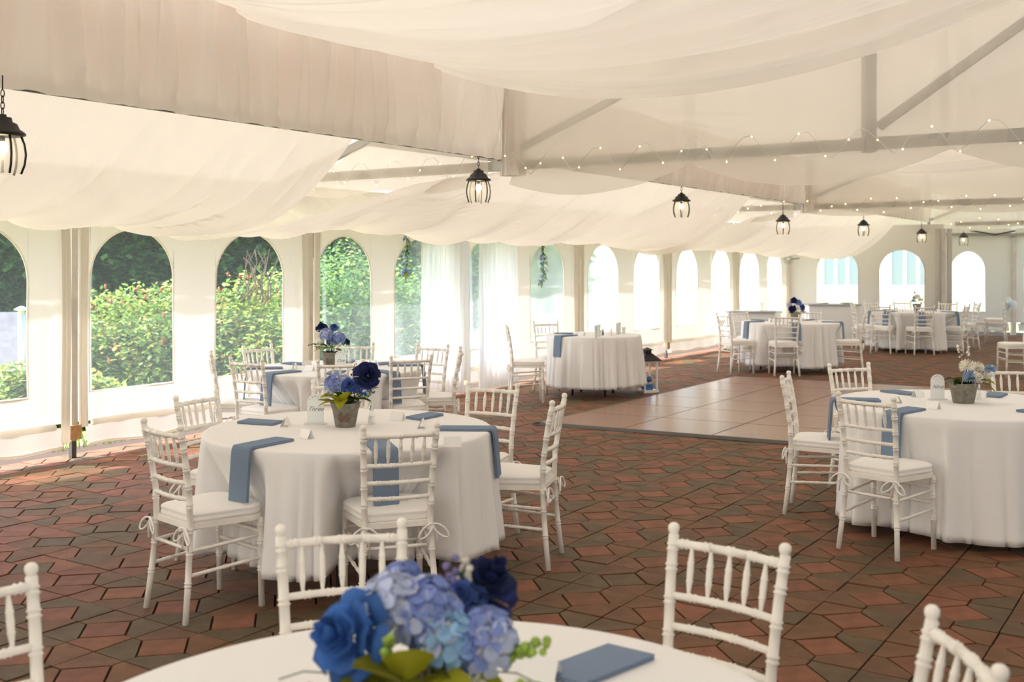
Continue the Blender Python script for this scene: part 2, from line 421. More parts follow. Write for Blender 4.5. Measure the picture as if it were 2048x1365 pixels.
# ---- posts with gathered sleeves, wood block and steel foot
plab = ['grey tent post far left of the arched windows, nearest the camera', 'tent post between the second pair of green windows', 'tent post beside the sheer curtains',
        'tent post right of the vine window behind the small glass table', 'tent post with wood block behind the floor lantern', 'tent post beyond the navy bouquet table', 'corner tent post where the left wall meets the end wall']
for i, t in enumerate(posts_t[3:]):
    b = P0+U*t
    e = empty('tent_post', b, label=plab[i], cat='post', group='posts of the left tent wall')
    k = MB(); k.box(-.03,.03,-.03,.03,.145,2.5); k.build('pole', M['post'], e, smooth=False, rz=-A0)
    for s in (-1, 1):
        sl_ = MB(); cx = s*.085
        rows = []
        for q in range(18):
            a = 2*math.pi*q/18; r = 1+.25*math.sin(a*5+s)
            rows.append([(cx+.034*r*math.cos(a)+.006*math.sin(z*3+s), .035+.03*r*math.sin(a), z) for z in [.14+.12*(s<0), .5, .9, 1.3, 1.7, 2.1, 2.45]])
        sl_.grid(rows, closed_u=True); sl_.build('wall_sleeve', M['wallfold'], e, rz=math.atan2(U.y, U.x)+math.pi)
    k = MB(); k.box(-.05,.05,.0,.055,.16,.28); k.build('wood_block', M['wood'], e, smooth=False, rz=math.atan2(U.y, U.x)+math.pi)
    k = MB(); k.box(-.022,.022,-.022,.022,0,.15); k.build('steel_foot', M['steel'], e, smooth=False, rz=-A0)
e = empty('tent_post', PR+Vector((1.7,0,0)), label='grey post between the two far right arched windows', cat='post')
k = MB(); k.box(-.05,.05,-.05,.05,0,2.4); k.build('pole', M['post'], e, smooth=False)
e = empty('tent_post', PE, label='post at the end of the back wall where it steps back', cat='post')
k = MB(); k.box(-.045,.045,-.045,.045,0,2.4); k.build('pole', M['post'], e, smooth=False)
for s in (-1,1):
    k = MB(); k.tube([(s*.12,-.05,0.02),(s*.12,-.05,1.2),(s*.12,-.05,2.4)], .05, 10); k.build('wall_sleeve', M['wall'], e)

# ================================================================== TRUSSES, BEAM
tl = ['nearest grey roof truss crossing above the dance floor', 'second grey roof truss, above the farther tables', 'third grey roof truss near the end wall']
for i, u in enumerate(TR):
    e = empty('roof_truss', W(u, BV, 2.5), label=tl[i], cat='truss', group='roof trusses'); e.location = (0,0,0)
    v1 = WL-.1 if i < 2 else 4.8
    zc = 2.53
    k = MB(); k.bar(W(u, v1, zc), W(u, -8, zc), .07, .085); k.build('bottom_chord', M['truss'], e, smooth=False)
    k = MB(); k.bar(W(u, v1, 2.50 if i < 2 else roof_z(4.8)-.1), W(u, RIDGE, roof_z(RIDGE)-.08), .06, .08); k.build('top_chord', M['truss'], e, smooth=False)
    k = MB(); k.bar(W(u, BV, zc), W(u, BV, roof_z(BV)-.1), .055); k.build('vertical_strut', M['truss'], e, smooth=False)
    k = MB(); k.bar(W(u, 2.15, zc-.06), W(u, 2.15, roof_z(2.15)-.1), .085); k.build('vertical_strut', M['truss'], e, smooth=False)
    k = MB(); k.bar(W(u, BV-.05, zc+.10), W(u, 2.3, 4.25 if False else zc+.10+3.0*.38), .05); k.build('diagonal_brace', M['truss'], e, smooth=False)
    k = MB(); k.bar(W(u, 2.08, zc+.12), W(u, RIDGE+.1, zc+.12+3.0*.66), .06); k.build('diagonal_brace', M['truss'], e, smooth=False)
    if i < 2:
        k = MB(); k.bar(W(u, BV+.05, zc+.06), W(u, WL-.5, zc+.42), .04, .05); k.build('diagonal_brace', M['truss'], e, smooth=False)
bm_ = MB(); bm_.bar(W(-6, BV, 2.597), W(24.4, BV, 2.597), .03, .035)
o = bm_.build('lantern_beam', M['steel'], smooth=False); tag(o, 'long beam under the gathered fabric that the lanterns hang from', 'beam')
e = empty('steel_brace', (0,0,0), label='dark rusty brace rods under the far right eave', cat='brace')
for a, b in ((at(1940,461,24.9), at(1990,470,24.9)), (at(1990,470,24.9), at(2030,462,24.9))):
    k = MB(); k.bar(a, b, .035); k.build('rod', M['steel'], e, smooth=False)

# ================================================================== CEILING FABRIC
def fnoise(x, y=0, s=0): return noise.noise(Vector((x, y, s)))
def smooth(a, b, x):
    t = max(0, min(1, (x-a)/(b-a))); return t*t*(3-2*t)
def pleat(u, s, seed):
    """irregular pleats running across the bay; amplitude fades near the hung edges"""
    w = u+.22*math.sin(s*3.1)+.1*fnoise(u*.4, s*2, seed)
    cusp = lambda x: 1-abs(math.sin(x))**.65
    a = .095*cusp(w*2.1+2.6*fnoise(w*.35, s*.25, seed)) + .085*cusp(w*5.3+3*fnoise(w*.8, s*.4, seed+2)) + .09*fnoise(w*.8, s*.6, seed+4)
    a += .042*cusp(w*11+4*fnoise(w*1.6, s*.6, seed+6))
    return a*(.40+.60*math.sin(math.pi*min(1, max(0, s))))
def left_swag(ua, ub, seed, ramp, label, n, pull=0):
    m = MB(); rows = []
    for i in range(n+1):
        r = []
        for j in range(33):
            s = j/32; v = BV+.03+(WL-.08-BV)*s; k = smooth(.10, .62, s)
            u0 = ua-pull*k; u1 = ub-.95*smooth(.35, .75, s); u = u0+(u1-u0)*i/n
            f = smooth(0, 1, (u-u0)/(ramp*(1-.75*k)+.05)) if ramp else 1
            z0 = 2.50+(3.12-2.50)*f; z1 = 2.42; sag = .06+.80*f+.03*max(0, u-11)/4*f+.05*fnoise(u*.35, 0, seed)*f+.60*(1-f)*k
            edge = 0
            z = z0*(1-s)+z1*s-4*sag*s*(1-s)+pleat(u+1.1*math.exp(-(u1-u)/.5), s, seed)*(.3+.7*f)
            uu = u - edge*.5*math.sin(math.pi*s)
            r.append(W(uu, v, z))
        rows.append(r)
    m.grid(rows)
    # rolled hem on the bay-side edges
    o = m.build('ceiling_drape', M['drape']); tag(o, label, 'drape', 'sagging drapes between beam and left wall')
left_swag(-3.5, 6.45, 1, 0, 'nearest sagging ceiling drape at upper left, above the first arched windows', 300)
left_swag(8.1, 15.0, 2, 1.2, 'middle sagging ceiling drape beyond the first truss on the left', 240, 2.3)
left_swag(16.35, 23.4, 3, 2.0, 'farthest sagging ceiling drape on the left near the end wall', 160, 2.3)
def right_swag(ua, ub, seed, ramp, label, n):
    m = MB(); rows = []
    for i in range(n+1):
        u = ua+(ub-ua)*i/n; f = smooth(0, 1, (u-ua)/ramp) if ramp else 1
        r = []
        for j in range(57):
            s = j/56; v = BV-.04+(-4.6-BV)*s
            zz = 2.87+.08*(v-3.1)**2 if v > RIDGE else 2.87+.08*(RIDGE-3.1)**2-.10*(RIDGE-v)
            if v < 0: zz = min(zz, 3.64+.18*math.sin((v)*.8))
            zz = min(zz, roof_z(v)-.12)
            ztop = min(roof_z(v)-.15, 4.6)
            zz = zz*f+ztop*(1-f)
            ss = min(1, (BV-v)/6)
            z = zz+pleat(u+1.1*math.exp(-(ub-u)/.5), .12+.8*ss, seed)*1.3
            r.append(W(u, v, z))
        rows.append(r)
    m.grid(rows)
    o = m.build('ceiling_drape', M['drape']); tag(o, label, 'drape', 'sagging drapes over the middle of the tent')
right_swag(.3, 6.95, 11, 0, 'large pleated ceiling drape across the top, nearest the camera', 280)
right_swag(8.3, 15.4, 12, 2.4, 'middle overhead drape between the first and second truss', 220)
right_swag(16.5, 24.0, 13, 2.0, 'farthest overhead drape beyond the second truss', 140)
def valance(ua, ub, seed, label):
    m = MB(); n = int((ub-ua)*48); rows = []
    for i in range(n+1):
        u = ua+(ub-ua)*i/n; zb = 2.572+.012*fnoise(u*7, 0, seed)+.004*fnoise(u*23, 0, seed); r = []
        for j in range(11):
            t = j/10; lean = .16*fnoise(u*.9, 0, seed+3)*t
            x = u+lean
            w = .024*math.sin(x*22+4*fnoise(x*1.1, t*.6, seed))+.022*math.sin(x*45+5*fnoise(x*2, t*.8, seed+1))+.03*fnoise(x*1.6, t*.8, seed+2)
            z = zb+(3.34-zb)*t
            r.append(W(x, BV-.06+w*(1.5 if j > 1 else .7 if j else .25), z))
        rows.append(r)
    m.grid(rows); o = m.build('fabric_valance', M['valance']); tag(o, label, 'valance', 'gathered valances along the lantern beam')
    return o
valance(-1.5, TR[0]-.12, 21, 'nearest gathered fabric valance running from top left to the first lantern')
valance(TR[0]+.15, TR[1]-.1, 22, 'gathered fabric valance between the first and second truss')
valance(TR[1]+.15, TR[2]-.2, 23, 'gathered fabric valance between the second and third truss')
# gathered sleeves on the struts
for i, u in enumerate(TR[:2]):
    m = MB(); rows = []
    for q in range(40):
        a = 2*math.pi*q/40
        rows.append([W(u+(.085+.02*math.sin(a*9+z))*math.sin(a), BV-.10+(.115+.02*math.sin(a*9+z*2))*math.cos(a), z) for z in [2.44, 2.6, 2.8, 3.0, 3.2, 3.4]])
    m.grid(rows, closed_u=True); o = m.build('fabric_sleeve', M['valance'])
    tag(o, ['gathered fabric sleeve hanging at the node of the first truss', 'gathered fabric sleeve at the node of the second truss'][i], 'drape')
# sheer sheet hung along each truss with a festooned lower edge
for i, u in enumerate(TR):
    m = MB(); rows = []; N = 330
    va, vb = BV-.12, -7.5
    for k in range(N+1):
        v = va+(vb-va)*k/N
        x = (va-v)
        ph = (x+.25)/1.95; fr = ph-math.floor(ph); hemz = (2.46-.22*math.sin(math.pi*fr)**.8) if i == 0 else 2.47-.10*math.sin(math.pi*fr)**.8
        r = []
        zt = roof_z(v)-.04
        for j in range(15):
            t = j/14; z = hemz+(zt-hemz)*t
            pin = math.exp(-((fr if fr < .5 else 1-fr)/.08)**2)
            w = .012*math.sin(v*13+2*fnoise(v, 0, i))+.02*pin*math.sin(v*60)+.025*fnoise(v*1.5, z*.8, i+7)
            r.append(W(u-.09+w+(.05*math.sin(math.pi*min(1, t*5)) if t < .2 else 0), v, z))
        rows.append(r)
    m.grid(rows); o = m.build('truss_drape', M['sheer'])
    tag(o, ['sheer scalloped drape hung along the first truss', 'sheer scalloped drape hung along the second truss', 'sheer scalloped drape hung along the third truss'][i], 'drape', 'sheer drapes along the trusses')
    if i < 2:    # the part of the sheet left of the beam
        m = MB(); va2 = WL-.25
        m.grid([[W(u-.07+.02*math.sin(k*.5)+.03*fnoise(k*.1, j*.3, i), BV+.12+(va2-BV-.12)*k/90, 2.36-.05*math.sin(math.pi*k/45)**2+(roof_z(BV+.12+(va2-BV-.12)*k/90)-.05-2.36)*j/8) for j in range(9)] for k in range(91)])
        o = m.build('truss_drape', M['sheer']); tag(o, ['sheer drape behind the first truss, left of the lantern beam', 'sheer drape behind the second truss, left of the lantern beam'][i], 'drape')
    # fairy lights
    e = empty('string_light', (0,0,0), label=['warm fairy lights wound along the first truss', 'warm fairy lights wound along the second truss', 'warm fairy lights wound along the third truss'][i], cat='string light', group='fairy lights on the trusses')
    wm = MB(); bm2 = MB(); pts = []
    v = BV+2.1 if i < 2 else BV-.5
    k = 0
    while v > -7:
        a = k*.9
        pts.append(W(u-.16-.03*math.cos(a)+.02*fnoise(k, 1, i), v, 2.53+.10*math.sin(a)+.04*fnoise(k*1.3, 0, i)))
        if k % 3 == 0 and i < 3: bm2.ball(pts[-1]+Vector((0,-.005,-.01)), .0065 if i == 0 else .009, 6, 4)
        v -= .062+.02*fnoise(k, 5, i); k += 1
    wm.tube(pts, .0025, 3, cap=False); wm.build('wire', M['wire'], e)
    b = bm2.build('bulb', M['fairy'], e); b['kind'] = 'stuff'

# ================================================================== HANGING LANTERNS
def make_lantern():
    e = empty('hanging_lantern', (0,0,0))
    cap = MB(); cap.lathe([(.0,.300),(.018,.298),(.020,.285),(.042,.283),(.046,.262),(.068,.252),(.080,.225),(.098,.214),(.108,.204),(.106,.196),(.085,.190),(0,.190)], 24); cap.build('cap', M['black'], e)
    cage = MB()
    for k in range(6):
        a = k*math.pi/3+.3
        cage.tube([(math.cos(a)*r, math.sin(a)*r, z) for r, z in ((.084,.195),(.100,.150),(.106,.10),(.100,.05),(.084,.005))], .0055, 6)
    cage.build('cage_rib', M['black'], e)
    gl = MB(); gl.lathe([(.080,.190),(.094,.15),(.100,.10),(.094,.05),(.080,.008),(.0,.008)], 20); gl.build('glass_globe', M['glass'], e)
    c = MB(); c.lathe([(.012,.19),(.012,.165),(0,.165)], 10); c.build('bulb_socket', M['black'], e)
    b = MB(); b.ball((0,0,.135), .026, 12, 8, 1.25); b.build('bulb', M['bulb'], e)
    b = MB(); b.tube([(0,0,.01),(0,0,.10)], .007, 8); b.build('candle_stem', M['salt'], e)
    ch = MB()
    for k in range(4):
        z = .312+k*.030
        pts = [((.009*math.cos(t), 0, z+.019*math.sin(t)) if k % 2 else (0, .009*math.cos(t), z+.019*math.sin(t))) for t in [2*math.pi*q/10 for q in range(10)]]
        ch.tube(pts, .0028, 5, closed=True)
    ch.build('chain', M['black'], e)
    return e
lt = make_lantern()
LAN = [(5,350,5.3,'black hanging lantern at the left edge of the view'), (957,407,9.26,'black hanging lantern below the first truss node'), (1363,436,12.73,'black hanging lantern midway between first and second truss'),
       (1566,470,15.66,'black hanging lantern below the second truss node'), (1727,473,19.2,'black hanging lantern just past the second truss'), (1843,486,22.6,'black hanging lantern near the third truss node'), (1927,492,24.4,'smallest black hanging lantern in front of the far eave')]
for i, (px, py, d, lb) in enumerate(LAN):
    o = lt if i == 0 else copy_tree(lt)
    o.location = at(px, py, d); tag(o, lb, 'lantern', 'lanterns hanging from the beam')
    if i in (0,):
        ch = MB()
        for k in range(6):
            z = .432+k*.030
            ch.tube([((.009*math.cos(t), 0, z+.019*math.sin(t)) if k % 2 else (0, .009*math.cos(t), z+.019*math.sin(t))) for t in [2*math.pi*q/8 for q in range(8)]], .0028, 5, closed=True)
        lt_chain = ch
    if i == 6:
        pass
for ob in [x for x in COL.objects if x.name.startswith('hanging_lantern')]:
    top = 2.585 - ob.location.z
    if top > .44:
        k = MB(); k.tube([(0,0,.42),(0,0,min(top, .75))], .0035, 5); k.build('hook', M['black'], ob)

# ================================================================== DANCE FLOOR
df = empty('dance_floor', W(12, 3.2, 0), label='brown laminate dance floor with a black edge strip', cat='dance floor'); df.location = (0,0,0)
q00, q10, q01, q11 = W(9.42, 5.88), W(14.85, 5.93), W(9.95, .45), W(15.1, .45)
def dq(a, b, z): return (q00.lerp(q10, a)).lerp(q01.lerp(q11, a), b)+Vector((0,0,z))
for i in range(6):
    for j in range(6):
        k = MB(); e_ = .0012
        a0, a1, b0, b1 = i/6+e_, (i+1)/6-e_, j/6+e_, (j+1)/6-e_
        o = len(k.v); dz = random.uniform(0, .0008)
        for z in (.004, .026+dz):
            k.v.extend(tuple(dq(a, b, z)) for a, b in ((a0,b0),(a1,b0),(a1,b1),(a0,b1)))
        for q in [(0,1,2,3),(7,6,5,4),(0,4,5,1),(1,5,6,2),(2,6,7,3),(3,7,4,0)]: k.f.append(q[::-1]); k.col.append(None)
        k.build('floor_panel', M['parquet'], df, smooth=False)
for a, b in (((0,0),(1,0)), ((0,0),(0,1)), ((0,1),(1,1)), ((1,0),(1,1))):
    p, q = dq(*a, 0), dq(*b, 0); d = (q-p).normalized(); n = d.cross(Vector((0,0,1))).normalized(); c_ = dq(.5,.5,0)
    if (c_-p).dot(n) > 0: n = -n
    k = MB(); p = p-d*.05; q = q+d*.05
    rows = [[p+n*x+Vector((0,0,z)), q+n*x+Vector((0,0,z))] for x, z in ((-.005,.027),(.02,.026),(.075,.006),(.075,.0))]
    k.grid(rows); k.build('edge_strip', M['edge'], df, smooth=False)

# ================================================================== CHAIRS
def bamboo(path, r0, rings, n=8, extra=None, r1=None):
    """tube along path (list of points by parameter z-like index) with paired raised rings at fractions"""
    pts = [Vector(p) for p in path]; L = [0]
    for a, b in zip(pts, pts[1:]): L.append(L[-1]+(b-a).length)
    T = L[-1]
    def pos(t):
        d = t*T
        for i in range(len(L)-1):
            if d <= L[i+1]+1e-9:
                f = (d-L[i])/(L[i+1]-L[i]); return pts[i].lerp(pts[i+1], f)
        return pts[-1]
    st = [(0, 1), (1, 1)]+[(l/T, 1) for l in L[1:-1]]
    for r in rings:
        e = .0045/T
        for c in ((r-1.6*e, r+1.6*e) if True else (r,)):
            st += [(c-e, 1), (c, 1.28), (c+e, 1)]
    if extra: st = [s for s in st if s[0] <= extra[0][0]]+extra
    st = sorted(set(st)); st = [s for i, s in enumerate(st) if i == 0 or s[0]-st[i-1][0] > 1e-5]
    m = MB(); rr = [((r0 if r1 is None else r0+(r1-r0)*t)*k) for t, k in st]
    m.tube([pos(t) for t, k in st], rr, n)
    return m
def make_chair():
    e = empty('chiavari_chair', (0,0,0))
    PT = .172
    for s in (-1, 1):
        path = [(s*.184,-.230,0),(s*.172,-.212,.16),(s*.161,-.198,.32),(s*.156,-.192,.44),(s*.158,-.196,.58),(s*.166,-.222,.76),(s*PT,-.248,.885)]
        T = .91
        m = bamboo(path, .0150, [.20,.36,.47,.60,.70,.80,.90,.962], 8)
        m.build('back_post', M['chair'], e)
        f = MB(); f.lathe([(.0150,.878),(.0120,.886),(.0120,.889),(.0155,.895),(.0165,.903),(.0150,.911),(.009,.917),(0,.919)], 10, M=lambda p, s=s: Vector((p.x+s*PT, p.y-.2485, p.z)))
        f.build('finial', M['chair'], e)
        m = bamboo([(s*.190,.172,0),(s*.188,.168,.2),(s*.186,.165,.43)], .0155, [.42,.72,.93], 8); m.build('leg', M['chair'], e)
    # seat frame and cushion
    def outline(w0, w1, y0, y1, r, z):
        P_ = []
        cs = [(w1/2-r, y1-r, 0), (-w1/2+r, y1-r, 90), (-w0/2+r*.5, y0+r*.5, 180), (w0/2-r*.5, y0+r*.5, 270)]
        for i, (cx, cy, a) in enumerate(cs):
            rr = r if i < 2 else r*.5
            for k in range(6): t = R(a+k*18); P_.append((cx+rr*math.cos(t), cy+rr*math.sin(t), z))
        return P_
    m = MB(); rows = [outline(.325,.415,-.200,.190,.075,z) for z in (.425,.425,.452,.452)]
    rows[0] = [(x*.0, y*.0, z) for x, y, z in rows[0]]; rows[3] = [(0,0,z) for x, y, z in rows[3]]
    m.grid(rows, closed_v=True); sharp(m.build('seat', M['chair'], e))
    m = MB(); prof = [(0,.452),(.96,.452),(1.005,.458),(1.012,.466),(1.0,.470),(1.0,.482),(1.012,.487),(1.0,.494),(.93,.502),(.75,.508),(.4,.511),(0,.512)]
    rows = []
    for k, z in prof:
        o = outline(.325,.410,-.185,.194,.095,z); rows.append([(x*k, (y-.003)*k+.003, zz) for x, y, zz in o])
    m.grid(rows, closed_v=True); m.build('cushion', M['cushion'], e)
    # rails, slightly bowed
    def rail(z, y, name, r=.0105, bow=.022, rings=(.2,.4,.6,.8), w=None):
        w = w or PT
        path = [(-w+2*w*t, y-bow*math.sin(math.pi*t), z) for t in [k/6 for k in range(7)]]
        bamboo(path, r, rings, 7).build(name, M['chair'], e)
    rail(.862, -.243, 'top_rail', .0125, rings=(.1,.3,.5,.7,.9)); rail(.722, -.216, 'back_rail', w=.164); rail(.640, -.204, 'back_rail', w=.160); rail(.565, -.196, 'back_rail', w=.157)
    for k in range(5):
        t = (k+1)/6; x = -PT+2*PT*t; b = .022*math.sin(math.pi*t)
        p0 = Vector((x*.97, -.216-b, .722)); p1 = Vector((x, -.243-b, .862)); m = MB()
        pr = [(0,.0055),(.10,.0055),(.28,.0088),(.31,.0105),(.34,.0088),(.50,.0100),(.62,.0092),(.65,.0108),(.68,.0090),(.90,.0055),(1,.0055)]
        m.tube([p0.lerp(p1, a) for a, r in pr], [r for a, r in pr], 7); m.build('spindle', M['chair'], e)
    def st(a, b, rings=(.25,.5,.75)): bamboo([a, b], .0088, rings, 6).build('stretcher', M['chair'], e)
    st((-.160,-.198,.335), (.160,-.198,.335))
    for s in (-1, 1):
        st((s*.161,-.198,.325), (s*.187,.165,.345)); st((s*.168,-.206,.215), (s*.188,.166,.235))
    st((-.186,.166,.36), (.186,.166,.36)); st((-.187,.167,.27), (.187,.167,.27))
    # cushion ties: a bow on each rear post
    for s in (-1, 1):
        m = MB(); c = Vector((s*.162, -.212, .430)); bs = 1.35
        for a in (-1, 1):
            pts = []
            for k in range(11):
                t = 2*math.pi*k/10; pts.append(c+bs*Vector((a*(.030-.030*math.cos(t))*.9, -.008-.012*math.sin(t/2), .018*math.sin(t)*a-.036*(1-math.cos(t))*.5)))
            m.tube(pts, .0045, 5, cap=False)
            m.tube([c, c+Vector((a*.014,-.012,-.03)), c+Vector((a*.026,-.006,-.095))], .0045, 5)
        m.ball(c, .008, 6, 4); m.tube([c, c+Vector((-s*.02,.04,.025))], .004, 5)
        m.build('tie_bow', M['cushion'], e)
    return e
proto = make_chair()
chairs = {}
CH = [ # key, mid of the two finials (x, y), facing direction, label, group
 ('C1',-1.64,5.03,.69,.72,'white chair nearest on the left of the Three table, bow ties hanging','T3'),
 ('C2',-.515,4.96,-.31,.95,'white chair at the front of the Three table, back to the camera','T3'),
 ('C3',.26,5.97,-.97,.24,'white chair on the right side of the Three table, seen side-on','T3'),
 ('C4',-.12,6.71,-.45,-.89,'white chair at the back right of the Three table','T3'),
 ('C5',-1.81,6.17,.91,-.41,'white chair at the back left of the Three table, behind the nearest left chair','T3'),
 ('C6',-1.10,6.90,.18,-.98,'white chair half hidden behind the Three bouquet','T3'),
 ('D1',-2.34,9.88,.84,-.56,'white chair at the far left of the One table, against the green window','T1'),
 ('D2',-2.535,9.05,.96,.27,'white chair seen side-on at the left end of the One table','T1'),
 ('D3',-2.10,8.49,.52,.85,'white chair at the front left of the One table beside the hanging napkin','T1'),
 ('D4',-1.33,8.33,-.14,.99,'white chair at the front of the One table, right behind the Three bouquet','T1'),
 ('D5',-.82,8.76,-.42,.91,'white chair at the front right of the One table','T1'),
 ('D6',-.74,10.02,-.50,-.87,'white chair at the back right of the One table, before the sheer curtain','T1'),
 ('D7',-.457,9.54,-1,-.05,'white chair seen edge-on at the right end of the One table','T1'),
 ('D8',-1.49,10.2,0,-1,'white chair behind the One table bouquet','T1'),
 ('E1',-.06,12.95,1,.05,'white chair seen side-on, left of the small table with glasses','T9'),
 ('E2',.44,14.08,.4,-.91,'white chair behind the small table with glasses','T9'),
 ('F1',3.21,16.37,.93,.36,'white chair at the left end of the navy bouquet table','T5'),
 ('F2',3.69,17.43,.56,-.83,'white chair at the back left of the navy bouquet table','T5'),
 ('F3',4.07,15.89,.05,1,'white chair at the front of the navy bouquet table','T5'),
 ('F4',5.38,16.4,-.95,.31,'white chair seen side-on at the right end of the navy bouquet table','T5'),
 ('F5',4.86,17.5,-.3,-.95,'white chair behind the navy bouquet table, right of the flowers','T5'),
 ('G1',6.84,19.97,.55,.83,'white chair at the front left of the farthest table','T6'),
 ('G2',7.53,19.61,-.02,1,'white chair at the front middle of the farthest table','T6'),
 ('G3',8.45,19.95,-.80,.60,'white chair at the front right of the farthest table','T6'),
 ('G4',9.14,21.1,-.95,.10,'rightmost white chair of the farthest table','T6'),
 ('G5',7.21,21.6,.4,-.92,'white chair at the back left of the farthest table','T6'),
 ('G6',6.56,20.7,.97,-.1,'white chair seen side-on at the left end of the farthest table','T6'),
 ('G7',8.72,21.5,-.5,-.87,'white chair at the back right of the farthest table','T6'),
 ('G8',7.95,21.9,0,-1,'white chair behind the white bouquet of the farthest table','T6'),
 ('J1',1.85,7.28,.93,-.37,'white chair on the left of the Nine table, seen side-on with a bow tie','T7'),
 ('J2',2.005,6.10,.75,.66,'white chair at the front left of the Nine table, scuffed legs','T7'),
 ('J3',2.52,8.04,.32,-.95,'white chair at the back left of the Nine table, in front of the dance floor','T7'),
 ('J4',3.67,7.80,-.25,-.97,'white chair at the back right of the Nine table beside the blue pompon flower','T7'),
 ('I1',7.64,15.8,-1,.1,'white chair cut by the right edge, only seat and front legs in view','other'),
 ('H1',10.55,22.9,-.85,.5,'lone white chair by the far right wall with a white bow of tulle','other'),
 ('K1',-.485,3.07,.24,-.97,'near white chair behind the blue foreground bouquet, left','T10'),
 ('K2',.59,2.94,-.66,-.75,'near white chair standing right of the foreground bouquet, in front of bare paving','T10'),
 ('K3',-1.28,2.5,.82,-.57,'white chair cut by the left edge at the bottom corner','T10'),
 ('K4',.90,2.14,-1,.03,'white chair cut by the bottom edge at the right','T10'),
]
GN = {'T3':'chairs around the Three table','T1':'chairs around the One table','T9':'chairs at the small table with glasses','T5':'chairs around the navy bouquet table','T6':'chairs around the farthest table','T7':'chairs around the Nine table','T10':'chairs around the foreground table','other':None}
for i, (k, x, y, fx, fy, lb, gr) in enumerate(CH):
    o = proto if i == 0 else copy_tree(proto)
    f = Vector((fx, fy, 0)).normalized(); p = Vector((x, y, 0))+f*.25
    o.location = p; o.rotation_euler = (0, 0, math.atan2(-f.x, f.y))
    tag(o, lb, 'chair', GN[gr]); chairs[k] = (p, f, gr)

# ================================================================== TABLES
def make_table(key, c, r, hemz, name, label, cloth_label, seed, amp=.046):
    t = empty('round_table', c, label=label, cat='table')
    m = MB(); m.lathe([(0,.733),(r-.06,.733),(r-.012,.738),(r-.008,.748),(r-.014,.755),(0,.755)], 48); m.build('tabletop', M['tabletop'], t)
    for k in range(4):
        a = k*math.pi/2+.6+seed; s = .62 if r > .7 else .5
        leg = MB(); leg.tube([(math.cos(a)*r*s*.9, math.sin(a)*r*s*.9, .722), (math.cos(a)*r*s, math.sin(a)*r*s, .0)], .014, 8); leg.build('leg', M['steel'], t)
    # cloth, pushed in where chair seats press against it
    seats = [(p, f) for p, f, g in chairs.values() if g == key]
    N = 360; base = r+.008; dent = []
    for i in range(N):
        a = 2*math.pi*i/N; d = Vector((math.cos(a), math.sin(a), 0)); lim = base+.06
        for p, f in seats:
            rt = Vector((f.y, -f.x, 0))
            for q in range(60):
                rr = .42+q*.009
                if rr > lim: break
                w = c+d*rr-p
                if abs(w.dot(rt)) < .215 and -.24 < w.dot(f) < .215: lim = rr; break
        dent.append(max(0, base+.028-lim+.02))
    for _ in range(5): dent = [(dent[i-2]+dent[i-1]*2+dent[i]*3+dent[(i+1) % N]*2+dent[(i+2) % N])/9 if dent[i] < 1e-9 else max(dent[i], (dent[i-1]+dent[i]+dent[(i+1) % N])/3) for i in range(N)]
    rows = [[Vector((0,0,.761))]*N]
    for k in (.3,.6,.85,.96): rows.append([Vector((math.cos(2*math.pi*i/N)*base*k, math.sin(2*math.pi*i/N)*base*k, .761)) for i in range(N)])
    for dr, z in ((-.006,.7605),(.0,.756),(.004,.748)): rows.append([Vector((math.cos(2*math.pi*i/N)*(base+dr), math.sin(2*math.pi*i/N)*(base+dr), z)) for i in range(N)])
    H = 16
    for j in range(1, H+1):
        tt = j/H; row = []
        for i in range(N):
            a = 2*math.pi*i/N
            n1 = fnoise(math.cos(a)*2.2, math.sin(a)*2.2, seed*7); n2 = fnoise(math.cos(a)*5, math.sin(a)*5, seed*3+1)
            w = (1.5*abs(math.sin(a*8+5*n1+seed))**.6-.9)*.75+.30*(1.6*abs(math.sin(a*17+5*n2))**.6-1)
            A = amp*(tt**.75)*(1+.8*n2)
            zb = hemz+.02*n1+.012*w
            z = .748+(zb-.748)*tt
            dd = dent[i]*min(1, max(0, (.728-z)/.24))
            rr = base+.006+.040*tt+A*w*1.5-dd
            row.append(Vector((math.cos(a)*rr, math.sin(a)*rr, z)))
        rows.append(row)
    rows.append([p*1 + Vector((-p.x, -p.y, 0)).normalized()*.004+Vector((0,0,.001)) for p in rows[-1]])
    m = MB(); m.grid(rows, closed_v=True); o = m.build('tablecloth', M['cloth'], loc=c); tag(o, cloth_label, 'tablecloth', 'white tablecloths')
    return t
TB = {'T3': (Vector((-.885,5.86,0)), .766, .165, 'Three', 1), 'T1': (Vector((-1.52,9.3,0)), .725, .10, 'One', 2), 'T9': (Vector((1.03,13.7,0)), .60, .13, None, 3),
      'T5': (Vector((4.37,16.85,0)), .75, .10, None, 4), 'T6': (Vector((7.70,20.6,0)), .80, .06, None, 5), 'T7': (Vector((2.88,6.90,0)), .766, .055, 'Nine', 6), 'T10': (Vector((-.15,1.93,0)), .766, .10, None, 7)}
TL = {'T3': ('round table with the Three card and blue bouquet', 'white cloth on the round table with the Three card'),
      'T1': ('round table with the One card, before the green windows', 'white cloth on the round table with the One card'),
      'T9': ('small round table carrying glass vases beside the dance floor', 'white cloth on the small round table with glass vases'),
      'T5': ('round table with a navy and blue bouquet beyond the dance floor', 'white cloth on the navy bouquet table beyond the dance floor'),
      'T6': ('farthest round table, with a white bouquet', 'white cloth on the farthest round table, pooling on the paving'),
      'T7': ('round table with the Nine card at the right edge', 'white cloth on the round table with the Nine card'),
      'T10': ('nearest round table at the bottom edge under the big blue bouquet', 'white cloth on the nearest table at the bottom edge')}
for k, (c, r, hz, wd, sd_) in TB.items():
    make_table(k, c, r, hz, k, TL[k][0], TL[k][1], sd_)
TZ = .7625

